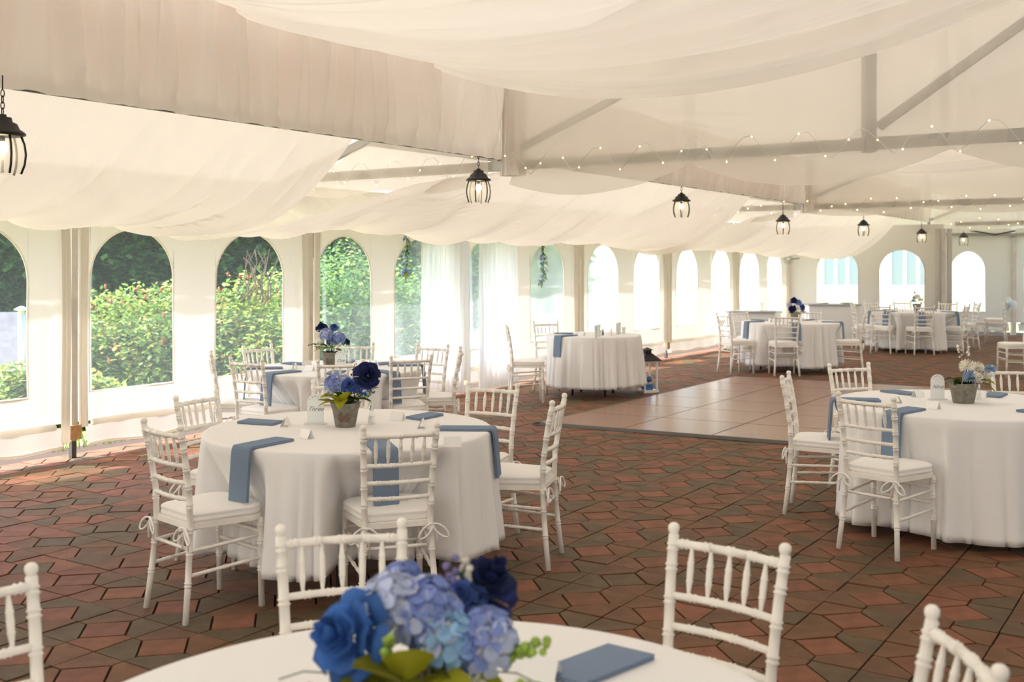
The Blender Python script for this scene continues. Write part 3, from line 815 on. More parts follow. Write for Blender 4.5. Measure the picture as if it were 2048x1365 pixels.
# ================================================================== NAPKINS AND PLACE CARDS
def napkin(tk, ang, hang, label, skew=0.0, wid=.125, r_in=.46, drop=.23, r_out=None):
    c, r = TB[tk][0], TB[tk][1]; base = r+.018
    r_in = r-.27 if hang else r-.33
    m = MB(); path = []
    if hang:
        for k in range(8): path.append((r_in+(base-r_in)*k/7, TZ+.010))
        path += [(base+.006, TZ+.007), (base+.013, TZ-.004), (base+.017, TZ-.02)]
        for k in range(1, 7): path.append((base+.018+.018*k/6, TZ-.02-drop*k/6))
    else:
        for k in range(9): path.append((r_in+.23*k/8, TZ+.010))
    d = Vector((math.cos(ang), math.sin(ang), 0)); t = Vector((-d.y, d.x, 0))
    if not hang:    # lies a little askew
        sc = skew
    rows = []
    def frame(lay, w, th0, th1, sh=0.0, cut=0):
        rows = []
        P_ = path[:len(path)-cut] if cut else path
        for i, (rr, z) in enumerate(P_):
            a = P_[max(0, i-1)]; b = P_[min(len(P_)-1, i+1)]
            tx, tz = b[0]-a[0], b[1]-a[1]; L = math.hypot(tx, tz); nx, nz = -tz/L, tx/L
            if nz < 0 or (abs(nz) < .3 and nx < 0): nx, nz = -nx, -nz
            off = skew*(rr-r_in)+sh
            ring = []
            for (sx, tt) in ((-1, th0), (1, th0), (1, th1), (-1, th1)):
                ring.append(d*(rr+nx*tt)+t*(sx*w/2+off)+Vector((0,0,z+nz*tt)))
            rows.append(ring)
        o = len(m.v); m.grid(rows, closed_v=True); n = len(rows)
        m.f.append((o, o+1, o+2, o+3)); m.col.append(None); m.f.append(tuple(o+(n-1)*4+q for q in (3,2,1,0))); m.col.append(None)
    frame(0, wid, -.009, -.005); frame(1, wid*.985, -.0045, -.001, .001); frame(2, wid*.97, -.0005, .003, -.002, 0)
    o = m.build('napkin', M['napkin'], loc=c, smooth=False); tag(o, label, 'napkin', 'blue folded napkins'); 
    return o
def place_card(p, rz, label):
    m = MB(); w = .042
    for s in (-1, 1):
        a = Vector((0, 0, .048)); b = Vector((0, s*.022, 0))
        m.grid([[Vector((-w, 0, .048)), Vector((w, 0, .048))], [Vector((-w, s*.022, 0)), Vector((w, s*.022, 0))]])
        m.grid([[Vector((-w, s*.001, .0465)), Vector((w, s*.001, .0465))], [Vector((-w, s*.0205, 0)), Vector((w, s*.0205, 0))]])
    o = m.build('place_card', M['card'], smooth=False, loc=p, rz=rz); tag(o, label, 'place card', 'white folded place cards'); return o
NAP = [ # chair, hang, label
 ('C1',1,'blue napkin hanging over the left edge of the Three table'),('C2',1,'blue napkin hanging behind the front chair of the Three table'),('C3',1,'blue napkin hanging over the right edge of the Three table'),
 ('C4',0,'blue napkin lying flat at the back right of the Three table'),('C5',0,'blue napkin lying flat at the back left of the Three table'),
 ('D1',0,'blue napkin flat at the far left back of the One table'),('D2',1,'blue napkin hanging over the left end of the One table'),('D3',1,'blue napkin hanging at the front left of the One table'),
 ('D4',0,'blue napkin flat behind the Three bouquet on the One table'),('D5',1,'blue napkin hanging at the front right of the One table'),('D6',0,'blue napkin flat at the back right of the One table'),
 ('D7',1,'dark blue napkin hanging over the right end of the One table'),('D8',0,'blue napkin flat behind the bouquet of the One table'),
 ('E1',1,'blue napkin hanging over the left of the small glass table'),('E2',0,'blue napkin lying at the back of the small glass table'),
 ('F1',1,'blue napkin hanging left on the navy bouquet table'),('F2',0,'blue napkin flat at the back left of the navy bouquet table'),('F3',1,'blue napkin hanging behind the front chair of the navy bouquet table'),
 ('F4',1,'blue napkin hanging right on the navy bouquet table'),('F5',0,'blue napkin flat at the back right of the navy bouquet table'),
 ('G1',1,'blue napkin hanging at the front left of the farthest table'),('G2',1,'blue napkin hanging at the front middle of the farthest table'),('G3',1,'blue napkin hanging at the front right of the farthest table'),
 ('G6',1,'blue napkin hanging at the left end of the farthest table'),('G7',0,'blue napkin flat at the back right of the farthest table'),('G5',0,'blue napkin flat at the back left of the farthest table'),
 ('J1',1,'blue napkin hanging over the left edge of the Nine table'),('J2',1,'blue napkin hanging beside the front left chair of the Nine table'),('J3',0,'blue napkin flat at the back left of the Nine table'),
 ('J4',0,'blue napkin flat behind the bouquet of the Nine table'),('K2',0,'large blue napkin lying on the nearest table, right of the bouquet'),
]
NANG = {'C1':-2.13,'C2':-1.17,'C3':-.12,'D3':-2.2,'D5':-.78,'J2':-2.49,'J1':2.95,'F3':-1.75,'F1':-2.9}
for k, hg, lb in NAP:
    p, f, tk = chairs[k]; c = TB[tk][0]; w = p-c; a = NANG.get(k, math.atan2(w.y, w.x))
    napkin(tk, a, hg, lb, skew=random.uniform(-.15,.15) if hg else random.uniform(-.3,.3), drop=.23 if tk != 'T7' else .24)
    if k in ('K2', 'C2'): continue
    r = TB[tk][1]-.33-(.04 if hg else .07); pc = c+Vector((math.cos(a+.12), math.sin(a+.12), 0))*r
    place_card(Vector((pc.x, pc.y, TZ)), a+math.pi/2+random.uniform(-.3,.3), lb.replace('dark ', '').replace('large ', '').replace('blue napkin hanging', 'white place card').replace('blue napkin flat', 'white place card').replace('blue napkin lying flat', 'white place card').replace('blue napkin lying', 'white place card'))
for px, py, rz, lb in ((1082,1357,-.5,'white place card at the bottom edge, right of the big bouquet'), (905,893,.1,'white place card on the Three table, front centre behind the chair rail')):
    q = bp(px, py, TZ); place_card(q, rz, lb)
q = bp(2045, 830, TZ); 
o = napkin('T7', -1.05, 0, 'blue napkin cut by the right edge on the Nine table')

# ================================================================== FLOWERS
def hsv_jit(c, j=.08): 
    k = 1+random.uniform(-j, j)*2; return tuple(min(1, max(0, x*k+random.uniform(-j,j)*.02)) for x in c[:3])+(1,)
NAVY = lin(36,46,88); MID = lin(74,98,165); SKYB = lin(132,150,208); PALE = lin(190,200,228); CREAM = lin(238,235,225); LIL = lin(150,140,190)
YG = lin(150,150,35); GRN = lin(70,95,40); DGRN = lin(40,60,30); LBLUE = lin(150,190,225); LIME = lin(170,200,90)
def orient(c, d):
    q = Vector(d).normalized().to_track_quat('Z', 'Y'); c = Vector(c)
    return lambda p: c+q@Vector(p)
def rose(m, c, r, col, d=(0,0,1)):
    T = orient(c, d)
    for L in range(5):
        k = (L+1)/5; n = 3+L; tilt = .25+.95*k
        for i in range(n):
            a = 2*math.pi*i/n+L*.7+random.uniform(-.15,.15); w = 1.0*math.pi/n; cc = hsv_jit(col, .17); jr = random.uniform(-1, 1.2)*k; ru = random.uniform(0, 6)
            rows = []
            for s in range(5):
                t = s/4; rr = r*(.10+k*.9*math.sin(min(1, t*1.05)*math.pi/2)**1.1*(.45+.55*k)); zz = r*(.55-.75*k+.80*t*(1.15-k*.60)) - (r*.20*k if s == 4 else 0)
                if s == 4: rr *= 1.16
                rr *= 1+.10*jr
                rows.append([T((math.cos(a+w*q)*rr*(1-.06*abs(q)*t), math.sin(a+w*q)*rr*(1-.06*abs(q)*t), zz-.16*r*abs(q)**2*t+.07*r*t*k*math.sin(q*5+ru))) for q in (-1,-.5,0,.5,1)])
            m.grid(rows, c=cc)
def floret(m, c, r, col, d):
    T = orient(c, d); a0 = random.uniform(0, 1.6)
    for i in range(4):
        a = a0+i*math.pi/2; cc = hsv_jit(col, .12); x, y = math.cos(a), math.sin(a); px_, py_ = -y, x
        m.grid([[T((0,0,0)), T((0,0,0)), T((0,0,0))],
                [T((x*r*.55+px_*r*.42, y*r*.55+py_*r*.42, r*.12)), T((x*r*.6, y*r*.6, r*.02)), T((x*r*.55-px_*r*.42, y*r*.55-py_*r*.42, r*.12))],
                [T((x*r*.95+px_*r*.28, y*r*.95+py_*r*.28, r*.05)), T((x*r*1.08, y*r*1.08, -r*.02)), T((x*r*.95-px_*r*.28, y*r*.95-py_*r*.28, r*.05))]], c=cc)
    m.ball(T((0,0,r*.05)), r*.12, 5, 3, c=(.8,.8,.6,1))
def hydrangea(m, c, r, col, n=34, fr=.020):
    c = Vector(c)
    for i in range(n):
        z = 1-(i+.5)/n*1.55; a = i*2.39996; s = math.sqrt(max(0, 1-z*z)); d = Vector((s*math.cos(a), s*math.sin(a), z))
        floret(m, c+d*r*random.uniform(.88,1.02), fr, random.choice([col, col, PALE]) if col != CREAM else CREAM, d+Vector((0,0,.1)))
def mum(m, c, r, col, d=(0,0,1)):
    c = Vector(c)
    for i in range(90):
        z = 1-(i+.5)/90*1.7; a = i*2.39996; s = math.sqrt(max(0, 1-z*z)); n = Vector((s*math.cos(a), s*math.sin(a), z)); t = n.orthogonal().normalized(); cc = hsv_jit(col, .1)
        w = r*.09
        m.grid([[c+n*r*.2-t*w*.5, c+n*r*.2+t*w*.5], [c+n*r*.75-t*w, c+n*r*.75+t*w], [c+n*r*1.0-t*w*.7, c+n*r*1.0+t*w*.7]], c=cc)
def leafp(m, c, L, wd, d, col, droop=.35):
    c = Vector(c); d = Vector(d).normalized(); s = d.cross(Vector((0,0,1))); s = s.normalized() if s.length > .1 else Vector((1,0,0)); up = s.cross(d)
    rows = []
    for k in range(8):
        t = k/7; w = wd*math.sin(math.pi*min(1, .06+t*.94))**.8*(1-.25*t)*(1+.08*math.sin(k*2.3)); p = c+d*L*t+Vector((0,0,-droop*L*t*t))
        rows.append([p-s*w+up*w*.3, p-s*w*.5+up*w*.08, p-up*w*.05, p+s*w*.5+up*w*.08, p+s*w+up*w*.3])
    m.grid(rows, c=hsv_jit(col, .12))
def sprig(m, c, d, L, col, br=.006, n=9, stemc=GRN):
    c = Vector(c); d = Vector(d).normalized(); m.tube([c+d*L*t+Vector((0,0,.02*math.sin(t*3))) for t in (0,.33,.66,1)], .0014, 4, c=stemc)
    for i in range(n):
        t = .35+.65*i/n; o = Vector((random.uniform(-1,1), random.uniform(-1,1), random.uniform(-1,1))).normalized()*.013
        m.ball(c+d*L*t+o, br*random.uniform(.7,1.1), 6, 4, c=hsv_jit(col, .12))
def arrangement(loc, spec, label, kind='pot', scale=1.0):
    e = empty('flower_arrangement', loc, label=label, cat='flower arrangement')
    p = MB()
    if kind == 'pot':
        p.lathe([(0,.004),(.054,.0),(.056,.004),(.072,.095),(.075,.097),(.076,.104),(.079,.106),(.082,.128),(.086,.131),(.084,.134),(.078,.130),(.074,.11),(0,.108)], 36)
    else:
        p.lathe([(0,.004),(.056,.0),(.058,.004),(.074,.100),(.078,.102),(.077,.106),(.082,.124),(.085,.127),(.082,.129),(.077,.120),(0,.112)], 36, M=lambda q: Vector((q.x*1.15, q.y*.9, q.z)))
    p.build('pot', M['pot'], e)
    if kind == 'pot':
        rl = MB()
        for k in range(3):
            for sgn in (-1, 1):
                pts = []
                for q in range(15):
                    t = q/14; th = t*math.pi*2.4; rr = .006+.014*(1-t); ux = sgn*(.012+.006*k)+rr*math.cos(th+k)*sgn; zz = .052+(k-1)*.010+rr*math.sin(th+k)
                    a = -math.pi/2+ux/.064; rad = .0565+(zz-.004)*.176+.0008; pts.append((math.cos(a)*rad, math.sin(a)*rad, zz))
                rl.tube(pts, .0016, 4)
        rl.build('scroll_relief', M['relief'], e)
    else:
        h = MB(); h.tube([(math.cos(t)*.045, -.078, .118+.055*math.sin(t)) for t in [math.pi*k/12 for k in range(13)]], .0022, 6); h.build('handle', M['truss'], e)
    fm = MB()
    for s in spec:
        k = s[0]; m = MB()
        if k == 'rose': rose(m, s[1], s[2], s[3], s[4]); m.build('rose', M['petal'], e)
        elif k == 'hyd': hydrangea(m, s[1], s[2], s[3], s[4] if len(s) > 4 else 34, s[5] if len(s) > 5 else .020); m.build('hydrangea', M['petal'], e)
        elif k == 'mum': mum(m, s[1], s[2], s[3]); m.build('pompon_flower', M['petal'], e)
        elif k == 'leaf': leafp(m, s[1], s[2], s[3], s[4], s[5], s[6] if len(s) > 6 else .35); m.build('leaf', M['leafm'], e)
        elif k == 'sprig': sprig(m, *s[1:]); m.build('berry_sprig', M['leafm'], e)
    st = MB()
    for s in spec:
        if s[0] in ('rose','hyd','mum'):
            q = Vector(s[1]); st.tube([Vector((q.x*.2, q.y*.2, .10)), q*.5+Vector((0,0,.07)), q], .0022, 5, c=GRN)
    for k in range(26):
        a = random.uniform(0, 6.28); leafp(st, (math.cos(a)*.03, math.sin(a)*.03, .12), .06, .012, (math.cos(a), math.sin(a), .8), random.choice([DGRN, GRN]), .3)
    st.build('greenery', M['leafm'], e)
    return e
# spec coordinates: x right, y away from the camera, z above the table
s3 = [('hyd',(-.055,-.02,.230),.056,SKYB,30,.027), ('rose',(.035,-.055,.228),.044,MID,(.1,-.9,.4)), ('rose',(.125,-.02,.280),.068,NAVY,(.25,-.85,.4)), ('hyd',(.105,-.02,.195),.038,MID,22,.022), ('hyd',(-.01,.0,.245),.035,PALE,16,.024),
      ('mum',(.06,.03,.26),.035,CREAM), ('leaf',(-.03,-.05,.16),.13,.045,(-.55,-.5,.35),YG), ('leaf',(-.01,-.06,.16),.10,.040,(.0,-.8,-.1),YG), ('leaf',(.02,-.05,.15),.10,.035,(.6,-.5,.3),GRN), ('leaf',(-.05,-.02,.14),.10,.03,(-.9,-.2,.05),YG), ('leaf',(-.03,-.03,.15),.12,.045,(-.8,-.4,.6),YG), ('leaf',(.04,-.04,.15),.11,.04,(.4,-.7,.5),DGRN), ('leaf',(.06,-.02,.15),.10,.03,(.8,-.3,.2),GRN), ('leaf',(-.01,-.04,.15),.12,.035,(-.3,-.5,.7),GRN), ('leaf',(-.02,-.07,.135),.12,.05,(-.55,-.35,.55),YG,.15), ('leaf',(.0,-.075,.135),.10,.045,(.25,-.3,.6),YG,.15), ('leaf',(-.04,-.05,.135),.11,.035,(-.9,-.2,.25),YG,.1),
      ('sprig',(.05,-.03,.16),(.55,-.3,.15),.14,LIME,.006,10), ('sprig',(.04,0,.24),(.1,0,1),.10,GRN,.005,9), ('sprig',(.08,-.02,.17),(.7,-.3,.3),.13,LIL,.006,10)]
arrangement(bp(691,853,TZ), s3, 'blue bouquet with a navy rose in a grey pot beside the Three card')
s1 = [('rose',(-.075,0,.34),.052,NAVY,(-.1,-.5,.8)), ('hyd',(-.03,-.03,.285),.058,SKYB,30,.027), ('hyd',(.075,-.02,.25),.056,SKYB,28,.027), ('hyd',(.02,-.01,.23),.05,MID,26,.026), ('leaf',(-.03,-.03,.18),.12,.04,(-.6,-.5,.5),GRN), ('leaf',(.02,-.03,.17),.12,.04,(.3,-.7,.4),YG), ('rose',(.03,.0,.345),.036,MID,(.2,-.6,.7)), ('mum',(.135,-.01,.215),.038,NAVY), ('mum',(.04,-.04,.22),.03,CREAM),
      ('hyd',(-.085,-.03,.225),.035,CREAM,20,.018), ('leaf',(-.02,-.02,.17),.13,.035,(-.8,-.4,.1),YG), ('leaf',(0,-.03,.17),.10,.03,(-.4,-.8,.2),YG), ('leaf',(.03,-.03,.16),.11,.03,(.7,-.5,.1),GRN), ('sprig',(-.05,-.02,.18),(-.7,-.2,.1),.13,DGRN,.007,10), ('sprig',(.06,0,.24),(.5,0,.7),.13,LIL,.005,9)]
arrangement(bp(661,735,TZ), s1, 'tall blue bouquet in a grey pot beside the One card')
s5 = [('rose',(-.03,-.02,.33),.058,NAVY,(-.1,-.6,.7)), ('rose',(-.06,-.05,.20),.055,NAVY,(-.2,-.9,.2)), ('rose',(.04,-.03,.30),.050,SKYB,(.1,-.8,.5)), ('rose',(.10,-.02,.22),.052,MID,(.4,-.8,.3)), ('hyd',(-.10,0,.26),.042,PALE,26,.020), ('mum',(.02,-.06,.21),.038,CREAM), ('mum',(.12,-.02,.15),.03,CREAM),
      ('leaf',(.05,-.03,.16),.13,.03,(.8,-.4,.2),DGRN), ('leaf',(-.03,-.03,.15),.11,.03,(-.8,-.4,.1),GRN), ('leaf',(0,-.03,.15),.1,.03,(0,-.9,0),YG)]
arrangement(Vector((4.43,16.8,TZ)), s5, 'round navy, blue and cream bouquet beyond the dance floor', scale=1.1)
s6 = [('mum',(.0,-.02,.28),.055,CREAM), ('mum',(.06,-.03,.22),.05,CREAM), ('rose',(-.05,-.02,.26),.04,CREAM,(0,-.8,.4)), ('hyd',(-.07,0,.20),.03,LBLUE,18,.018), ('leaf',(-.04,-.02,.22),.13,.03,(-.6,-.2,.7),DGRN), ('leaf',(-.02,-.02,.18),.12,.03,(-.8,-.2,.5),GRN), ('leaf',(.06,-.02,.16),.11,.035,(.8,-.2,.2),YG), ('sprig',(-.02,0,.3),(-.4,0,.9),.10,DGRN,.008,8), ('leaf',(.03,-.02,.16),.1,.03,(.3,-.9,0),YG)]
arrangement(Vector((7.74,20.55,TZ)), s6, 'small white bouquet in a grey pot on the farthest table')
s7 = [('hyd',(.05,-.01,.165),.04,PALE,16,.022), ('leaf',(.02,-.06,.13),.08,.03,(.1,-.4,.7),DGRN), ('leaf',(.07,-.05,.13),.08,.03,(.5,-.3,.6),GRN), ('leaf',(-.05,-.03,.13),.09,.035,(-.6,-.3,.7),lin(110,100,50)), ('mum',(.015,-.02,0.235),.052,CREAM), ('mum',(.085,-.01,0.225),.045,CREAM), ('mum',(.01,-.06,0.165),.042,lin(150,178,208)), ('mum',(.155,-.04,0.220),.036,lin(145,175,208)), ('rose',(.065,-.06,0.170),.034,CREAM,(.1,-.9,.4)), ('rose',(.125,-.03,0.175),.044,CREAM,(.6,-.7,.3)), ('hyd',(.035,-.01,0.195),.030,LBLUE,20,.015),
      ('leaf',(-.03,-.03,.15),.09,.035,(-.8,-.3,.5),lin(120,110,50)), ('leaf',(-.03,-.04,.14),.08,.03,(-.7,-.5,.1),DGRN), ('leaf',(-.05,-.02,.15),.10,.03,(-.9,-.2,.3),DGRN), ('leaf',(.09,-.05,.15),.09,.035,(.7,-.6,.1),lin(130,125,50)), ('leaf',(.10,-.04,.13),.09,.035,(.8,-.4,-.3),lin(120,110,50)),
      ('sprig',(-.01,0,.26),(-.15,0,1),.12,CREAM,.007,12,lin(190,170,130)), ('sprig',(.01,0,.27),(.35,0,1),.10,CREAM,.007,10,lin(190,170,130))]
arrangement(bp(1927,806,TZ), s7, 'white and pale blue bouquet in a handled grey bucket beside the Nine card', 'bucket')
s10 = [('leaf',(-.035,-.13,.165),.10,.058,(-.45,-.2,.35),lin(120,118,30),.2), ('leaf',(.015,-.14,.15),.10,.055,(.55,-.2,.30),YG,.2), ('leaf',(-.015,-.13,.17),.09,.050,(.05,-.3,.5),YG,.1), ('leaf',(-.06,-.12,.15),.11,.045,(-.8,-.2,.1),lin(105,112,34),.2), ('leaf',(.09,-.10,.13),.11,.045,(.8,-.3,-.1),YG,.2), ('rose',(-.125,-.06,0.219),.074,lin(62,104,172),(-.55,-.70,.35)), ('rose',(.115,.04,0.279),.062,NAVY,(.4,-.4,.8)), ('hyd',(-.055,-.01,0.259),.055,PALE,26,.036), ('hyd',(.015,-.02,0.249),.060,SKYB,30,.038), ('rose',(.065,-.01,0.269),.045,MID,(.1,-.7,.7)), ('hyd',(.115,-.05,0.209),.052,SKYB,24,.036), ('hyd',(.05,-.06,0.214),.045,LBLUE,20,.036), ('hyd',(-.04,.04,0.289),.03,SKYB,12,.032),
       ('mum',(.085,-.09,.125),.042,CREAM), ('leaf',(-.02,-.06,.165),.11,.052,(-.45,-.8,.25),lin(105,105,28)), ('leaf',(.0,-.07,.15),.11,.050,(.25,-.9,.05),YG), ('leaf',(-.03,-.08,.13),.09,.038,(-.2,-.9,-.3),YG), ('leaf',(-.06,-.06,.15),.12,.045,(-.7,-.6,.0),lin(90,100,30)), ('leaf',(.07,-.06,.15),.12,.04,(.8,-.5,.0),YG), ('leaf',(.02,-.05,.17),.10,.045,(.5,-.8,.3),lin(95,95,28)),
       ('sprig',(.05,.0,.27),(.05,.1,1),.07,LIL,.008,12), ('sprig',(.06,.0,.27),(.35,.1,.8),.07,CREAM,.008,8), ('sprig',(-.07,-.09,.175),(.35,-.3,.7),.07,LIME,.010,12), ('sprig',(.12,-.07,.17),(.7,-.2,.3),.12,LIME,.010,14), ('sprig',(.14,-.07,.16),(.8,-.4,-.3),.12,LIME,.009,10), ('sprig',(.04,-.09,.15),(.4,-.5,-.3),.07,LIL,.008,12),
       ('sprig',(-.12,-.07,.14),(-.8,-.2,.1),.13,lin(150,150,100),.006,6), ('sprig',(-.10,-.07,.12),(-.7,-.5,-.4),.10,lin(150,150,100),.006,6)]
arrangement(Vector((-.165,1.99,TZ)), s10, 'large blurred blue hydrangea and rose bouquet on the nearest table')

# ================================================================== TABLE CARDS, SHAKERS, GLASSES
def table_card(loc, word, label, rz=0.0):
    e = empty('table_number_card', loc, rz, label=label, cat='table card')
    w, h = .046, .168; m = MB(); th = .0035
    out = [(-w, .006)]+[(-w, .05), (-w, h-w)]+[(-w*math.cos(math.pi*k/16), h-w+w*math.sin(math.pi*k/16)) for k in range(1, 16)]+[(w, h-w), (w, .05), (w, .006)]
    f = [Vector((x, -th/2, z)) for x, z in out]; b = [Vector((x, th/2, z)) for x, z in out]
    m.poly(f); m.poly(b[::-1]); m.grid([f, b], closed_v=True); m.build('arched_panel', M['acrylic'], e, smooth=False)
    k = MB(); k.box(-.062,.062,-.018,.018,0,.006); k.build('card_base', M['acrylic'], e, smooth=False)
    def txt(s, x, z, size, shear, rot=0, nm='lettering'):
        c = bpy.data.curves.new(nm, 'FONT'); c.body = s; c.size = size; c.align_x = 'CENTER'; c.align_y = 'CENTER'; c.shear = shear; c.extrude = .0002
        c.materials.append(M['ink']); t_ = bpy.data.objects.new(nm, c); COL.objects.link(t_); bpy.context.view_layer.update()
        me = bpy.data.meshes.new_from_object(t_); me.name = nm; bpy.data.objects.remove(t_); o = bpy.data.objects.new(nm, me); COL.objects.link(o); o.parent = e
        if not me.materials: me.materials.append(M['ink'])
        o.location = (x, -th/2-.0006, z); o.rotation_euler = (R(90), 0, 0) if not rot else (R(90), -rot, 0)
        return o
    for i, ch in enumerate('TABLE'):
        a = R(150-i*30); rr = w*.72; o = txt(ch, rr*math.cos(a), h-w+rr*math.sin(a), .015, 0, 0)
        o.rotation_mode = 'XYZ'; o.rotation_euler = (R(90), a-R(90), 0); o.rotation_euler = (R(90), -(a-R(90)), 0)
    if word: txt(word, 0, .085, .036, .45)
table_card(bp(631,849,TZ), 'Three', 'frosted arched table card reading Three')
table_card(bp(681,742,TZ), 'One', 'frosted arched table card reading One')
table_card(bp(1875,800,TZ), 'Nine', 'frosted arched table card reading Nine')
table_card(Vector((-.24,1.80,TZ)), '', 'frosted arched card half hidden below the big bouquet')
table_card(Vector((4.13,16.7,TZ)), '', 'frosted arched card left of the navy bouquet')

def shaker(loc, label):
    e = empty('salt_shaker', loc, label=label, cat='shaker', group='salt and pepper shakers')
    m = MB(); m.lathe([(0,0),(.023,0),(.024,.004),(.020,.03),(.014,.07),(.012,.078)], 8); m.build('glass_body', M['glass'], e, smooth=False)
    m = MB(); m.lathe([(0,.003),(.020,.004),(.017,.03),(.0145,.045),(0,.045)], 8); m.build('salt', M['salt'], e)
    m = MB(); m.lathe([(.0135,.076),(.015,.080),(.0145,.092),(.010,.104),(0,.108)], 12); m.build('metal_cap', M['chrome'], e)
shaker(bp(743,848,TZ), 'glass salt shaker on the Three table, right of the pot')
shaker(bp(1956,800,TZ), 'glass shaker behind the bucket on the Nine table')
shaker(bp(699,742,TZ), 'glass shaker on the One table, right of the card')
for px, py, h, r, mt, lb in ((1192,676,.15,.020,'glass','tall clear glass, leftmost on the small table'), (1198,674,.15,.018,'glass','tall clear glass, second from left on the small table'), (1202,672,.07,.016,'glass','short clear glass beside the dark bottle'),
        (1206,671,.095,.010,'steel','slim dark bottle among the glasses on the small table'), (1222,672,.11,.018,'card','white bottle in the middle of the small table'), (1234,669,.145,.018,'glass','tall clear glass right of the white bottle'),
        (1239,669,.15,.018,'glass','tallest clear glass, second from right on the small table'), (1247,668,.085,.024,'glass','rounded clear glass, rightmost on the small table')):
    q = bp(px, py, TZ); m = MB()
    if mt == 'glass': m.lathe([(0,0),(r,0),(r*.95,.004),(r*1.0,h*.5),(r*1.12,h),(r*1.05,h),(r*.9,h*.5),(r*.85,.008),(0,.008)], 14)
    else: m.lathe([(0,0),(r,0),(r,h*.6),(r*.55,h*.78),(r*.5,h*.95),(r*.6,h),(0,h)], 12)
    o = m.build('glass' if mt == 'glass' else 'bottle', M['acrylic' if mt == 'glass' else mt], loc=q); tag(o, lb, 'glass' if mt == 'glass' else 'bottle', 'glassware on the small table')

# ---- floor lantern beside the small table
fl_ = empty('floor_lantern', Vector((1.755,13.95,0)), .4, label='white floor lantern with a dark house roof beside the small table', cat='lantern')
k = MB(); k.box(-.11,.11,-.11,.11,0,.03); k.build('base', M['siding'], fl_, smooth=False)
for sx in (-1,1):
    for sy in (-1,1):
        k = MB(); k.box(sx*.09-.01, sx*.09+.01, sy*.09-.01, sy*.09+.01, .03, .40); k.build('corner_post', M['siding'], fl_, smooth=False)
k = MB()
for sx in (-1,1): k.box(sx*.09-.009, sx*.09+.009, -.09,.09,.385,.41); k.box(-.09,.09, sx*.09-.009, sx*.09+.009,.385,.41)
k.build('top_frame', M['siding'], fl_, smooth=False)
k = MB(); rows = [[(s*x, t*x, z) for s, t in ((-1,-1),(1,-1),(1,1),(-1,1))] for x, z in ((.135,.408),(.135,.418),(.05,.500),(.04,.505),(.04,.545),(.062,.545),(.0,.580))]; k.grid(rows, closed_v=True); k.build('roof', M['black'], fl_, smooth=False)
k = MB(); k.box(-.055,.055,-.055,.055,.03,.10); k.build('blue_candle', M['bluebead'], fl_, smooth=False)
k = MB(); k.lathe([(0,.10),(.035,.10),(.035,.17),(0,.17)], 12); k.build('candle', M['salt'], fl_)
k = MB(); k.ball((0,-.05,.17), .04, 8, 6); k.build('blue_bloom', M['bluebead'], fl_)

# ---- portable bars at the far end
for x0, x1, d, zt, lb in ((4.10,5.10,20.3,.77,'white portable bar behind the navy bouquet table, left one'), (6.15,7.25,22.3,.83,'white portable bar in front of the end wall windows, right one')):
    e = empty('portable_bar', Vector(((x0+x1)/2, d+.3, 0)), label=lb, cat='bar counter'); w = (x1-x0)/2
    k = MB(); k.box(-w+.02,w-.02,-.28,.28,.03,zt-.03); k.build('front_panel', M['barwhite'], e, smooth=False)
    k = MB(); k.box(-w,w,-.31,.31,zt-.03,zt); k.build('counter_top', M['bartop'], e, smooth=False)
    k = MB(); k.box(-w+.02,w-.02,-.29,.29,0,.03); k.build('plinth', M['steel'], e, smooth=False)
q = at(1526,622,20.4); m = MB(); m.lathe([(0,0),(.03,0),(.02,.02),(.03,.10),(.045,.16),(.04,.16),(0,.03)], 10); o = m.build('glass', M['glass'], loc=Vector((q.x, 20.5, .772))); tag(o, 'small glass standing on the left portable bar', 'glass')
for k_, (x, lb) in enumerate(((6.5,'white plate stack on the right portable bar'), (7.0,'shallow white tray at the right end of the bar'))):
    m = MB(); m.lathe([(0,0),(.10,0),(.14,.03),(.13,.03),(0,.012)], 16); o = m.build('plate', M['card'], loc=Vector((x, 22.5, .832))); tag(o, lb, 'plate')

# ---- tulle bow on the lone far chair
m = MB()
for k in range(60):
    a = random.uniform(0, 6.28); b = random.uniform(-1, 1); r = random.uniform(.10,.19); c = Vector((math.cos(a)*math.sqrt(1-b*b), math.sin(a)*math.sqrt(1-b*b), b))
    t = c.orthogonal().normalized()*.05; m.grid([[-t*.3, t*.3], [c*r*.6-t, c*r*.6+t], [c*r-t*1.2, c*r+t*1.2]])
p, f, g_ = chairs['H1']; o = m.build('tulle_bow', M['curtain'], loc=p-f*.28+Vector((0,0,.80))); tag(o, 'white tulle bow tied on the back of the lone far chair', 'bow')

# ================================================================== SHEER CURTAINS AND GARLANDS
def curtain(t0, t1, label, seed, bot=.04):
    m = MB(); rows = []; n = 150
    for i in range(n+1):
        t = t0+(t1-t0)*i/n; r = []
        for j in range(15):
            z = bot+(2.3-bot)*j/14; sp = 1+.06*(1-j/14)
            x = (t0+t1)/2+(t-(t0+t1)/2)*sp
            w = .03*math.sin(i*.42+1.5*fnoise(i*.06, j*.05, seed))+.015*math.sin(i*.95+seed)+.03*fnoise(i*.05, j*.2, seed+2)
            r.append(P0+U*x-V*(.22+w)+Vector((0,0,z)))
        rows.append(r)
    m.grid(rows); o = m.build('sheer_curtain', M['curtain']); tag(o, label, 'curtain', 'sheer curtains at the side entrance'); return o
curtain(4.50, 5.50, 'wide sheer white curtain over the arched window beside the green view', 1)
curtain(5.72, 6.62, 'narrow sheer white curtain right of the tent post', 2)
